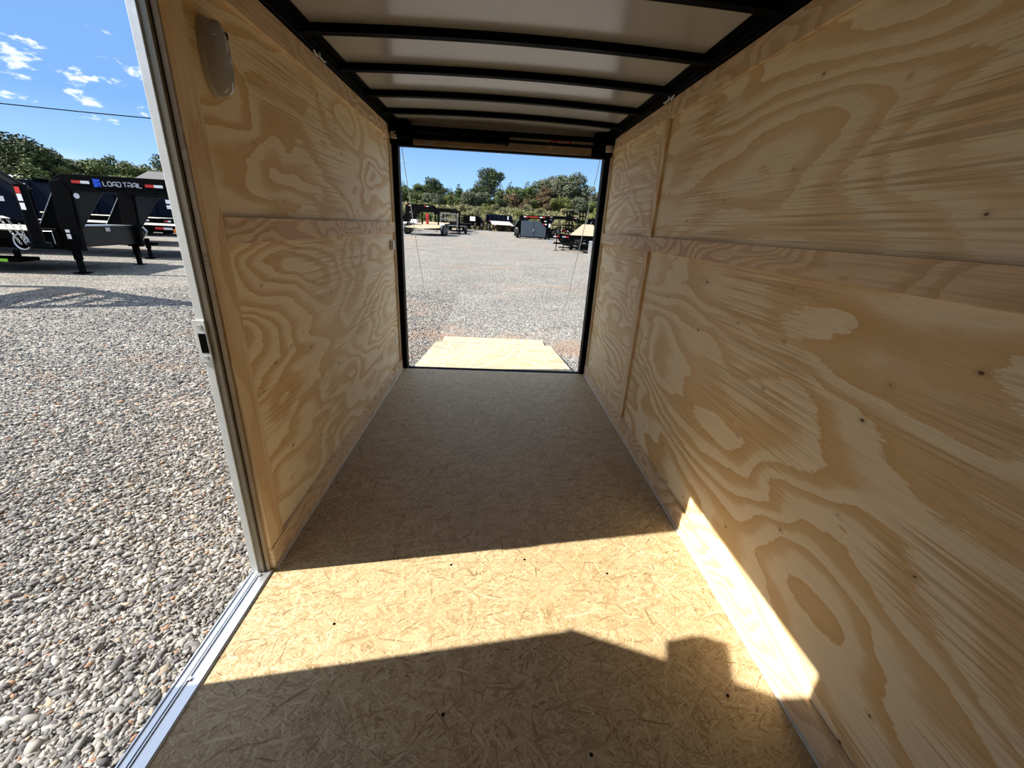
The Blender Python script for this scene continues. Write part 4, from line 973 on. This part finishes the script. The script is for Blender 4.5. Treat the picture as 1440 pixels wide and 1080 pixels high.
REAR = [
 (-21.8, 94.0, 5.4, 'conifer', m_pine, 1.3, 'pine at the left edge of the rear opening treeline'),
 (-18.9, 90.5, 4.6, 'conifer', m_fol_mid, 1.4, 'pine just right of the left rear post'),
 (-16.7, 95.0, 4.8, 'broad', m_fol_mid, 1.2, 'round green tree beside the pair of tall dark pines'),
 (-15.2, 99.3, 6.6, 'conifer', m_pine, 1.5, 'tall dark pine left of centre in the rear treeline'),
 (-13.6, 96.5, 6.1, 'broad', m_fol_dark, 1.1, 'dark rounded tree touching the tall dark pine'),
 (-11.9, 93.6, 4.5, 'broad', m_fol_dark, 1.3, 'low dark tree right of the tall dark pine'),
 (-10.4, 101.8, 4.7, 'conifer', m_pine, 1.5, 'small pine in the dip of the rear treeline'),
 (-8.0, 96.1, 5.2, 'conifer', m_pine, 1.3, 'pointed pine standing alone left of the big round tree'),
 (-6.0, 93.2, 4.0, 'conifer', m_fol_mid, 1.5, 'short pine below the pointed pine'),
 (-4.9, 104.2, 5.6, 'conifer', m_fol_grey, 1.2, 'pale grey-green pine left of the big round tree'),
 (-3.1, 94.3, 4.9, 'broad', m_fol_dark, 1.3, 'dark tree at the foot of the big round tree'),
 (-1.1, 102.4, 9.6, 'broad', m_fol_dark, 1.0, 'big round-crowned tree rising highest in the middle of the treeline'),
 (1.2, 93.4, 5.3, 'conifer', m_fol_mid, 1.5, 'green pine right below the big round tree'),
 (3.5, 98.3, 6.3, 'conifer', m_fol_grey, 1.4, 'greyish pine right of the big round tree'),
 (4.8, 92.2, 5.0, 'broad', m_fol_mid, 1.4, 'bright green tree in the middle right of the treeline'),
 (7.5, 100.1, 6.8, 'conifer', m_fol_mid, 1.5, 'green pine left of the tall grey-green oaks'),
 (9.7, 103.9, 7.4, 'broad', m_fol_mid, 1.1, 'tall green tree next to the grey-green oaks'),
 (10.8, 93.8, 5.6, 'broad', m_fol_rust, 1.3, 'brownish tree in front of the grey-green oaks'),
 (13.1, 101.5, 8.6, 'broad', m_fol_grey, 1.0, 'leftmost of the tall grey-green oaks on the right'),
 (14.8, 95.3, 8.2, 'broad', m_fol_grey, 1.1, 'middle grey-green oak of the tall right-hand clump'),
 (17.5, 92.8, 8.6, 'broad', m_fol_grey, 1.15, 'rightmost and tallest grey-green oak before the rear post'),
 (20.2, 96.3, 6.6, 'broad', m_fol_dark, 1.2, 'dark tree sloping down right of the tall oaks'),
 (21.4, 89.0, 4.6, 'broad', m_fol_grey, 1.2, 'thin pale tree next to the right rear post'),
 (15.6, 60.4, 3.6, 'bush', m_fol_lt, 1.1, 'bright yellow-green bush by the right rear post'),
 (25.5, 97.2, 6.6, 'broad', m_fol_mid, 1.2, 'green tree partly hidden by the right rear post'),
 (-24.8, 92.0, 5.8, 'broad', m_fol_mid, 1.2, 'green tree hidden behind the left rear post'),
]
for i, (x, y, h, k, m, w, l) in enumerate(REAR): tree(x, y, h, k, (i * 3 + 1) % 4, m, l, w)
# lower understorey trees in the wood edge
for i in range(56):
    x = -27 + (i % 28) * 2.2 + random.uniform(-.6, .6); y = (86 if i < 28 else 99) + random.uniform(-2.5, 4); m = random.choice([m_fol_mid, m_fol_dark, m_fol_lt, m_fol_grey, m_fol_rust])
    t = tree(x, y, random.uniform(2.4, 3.9), 'bush', i % 4, m, 'low leafy tree in the understorey along the foot of the rear treeline', 1.1)
    t['group'] = 'understorey trees at the wood edge'
for i in range(110):
    x = random.uniform(-24, 24); y = random.uniform(55, 84); m = random.choice([m_brush, m_fol_lt, m_fol_mid, m_brush, m_fol_grey])
    t = tree(x, y, random.uniform(.9, 1.9), 'bush', i % 4, m, 'shrub scattered on the dry grass slope behind the yard', 1.3)
    t['group'] = 'shrubs on the grassy slope'
# tall dry weeds covering slope
def weeds(n):
    r = np.random.default_rng(3); x = r.uniform(-32, 34, n); y = r.uniform(52, 92, n)
    z = np.array([gz(a, b) for a, b in zip(x, y)]); h = r.uniform(.2, .75, n); w = r.uniform(.04, .14, n); a = r.uniform(0, PI, n); lx = r.normal(0, .15, n)
    V = np.stack([np.stack([x - np.cos(a) * w, y - np.sin(a) * w, z], 1), np.stack([x + np.cos(a) * w, y + np.sin(a) * w, z], 1), np.stack([x + lx + np.cos(a) * w * 1.6, y + np.sin(a) * w, z + h], 1), np.stack([x + lx - np.cos(a) * w * 1.6, y - np.sin(a) * w, z + h * .9], 1)], 1).reshape(-1, 3)
    me = bpy.data.meshes.new('tall_grass'); me.from_pydata(V.tolist(), [], np.arange(n * 4).reshape(n, 4).tolist()); me.materials.append(m_brush)
    o = bpy.data.objects.new('tall_grass', me); C.objects.link(o); return o
tag(weeds(26000), 'tall dry yellow grass and weeds covering the slope behind the yard', 'grass', kind='stuff')
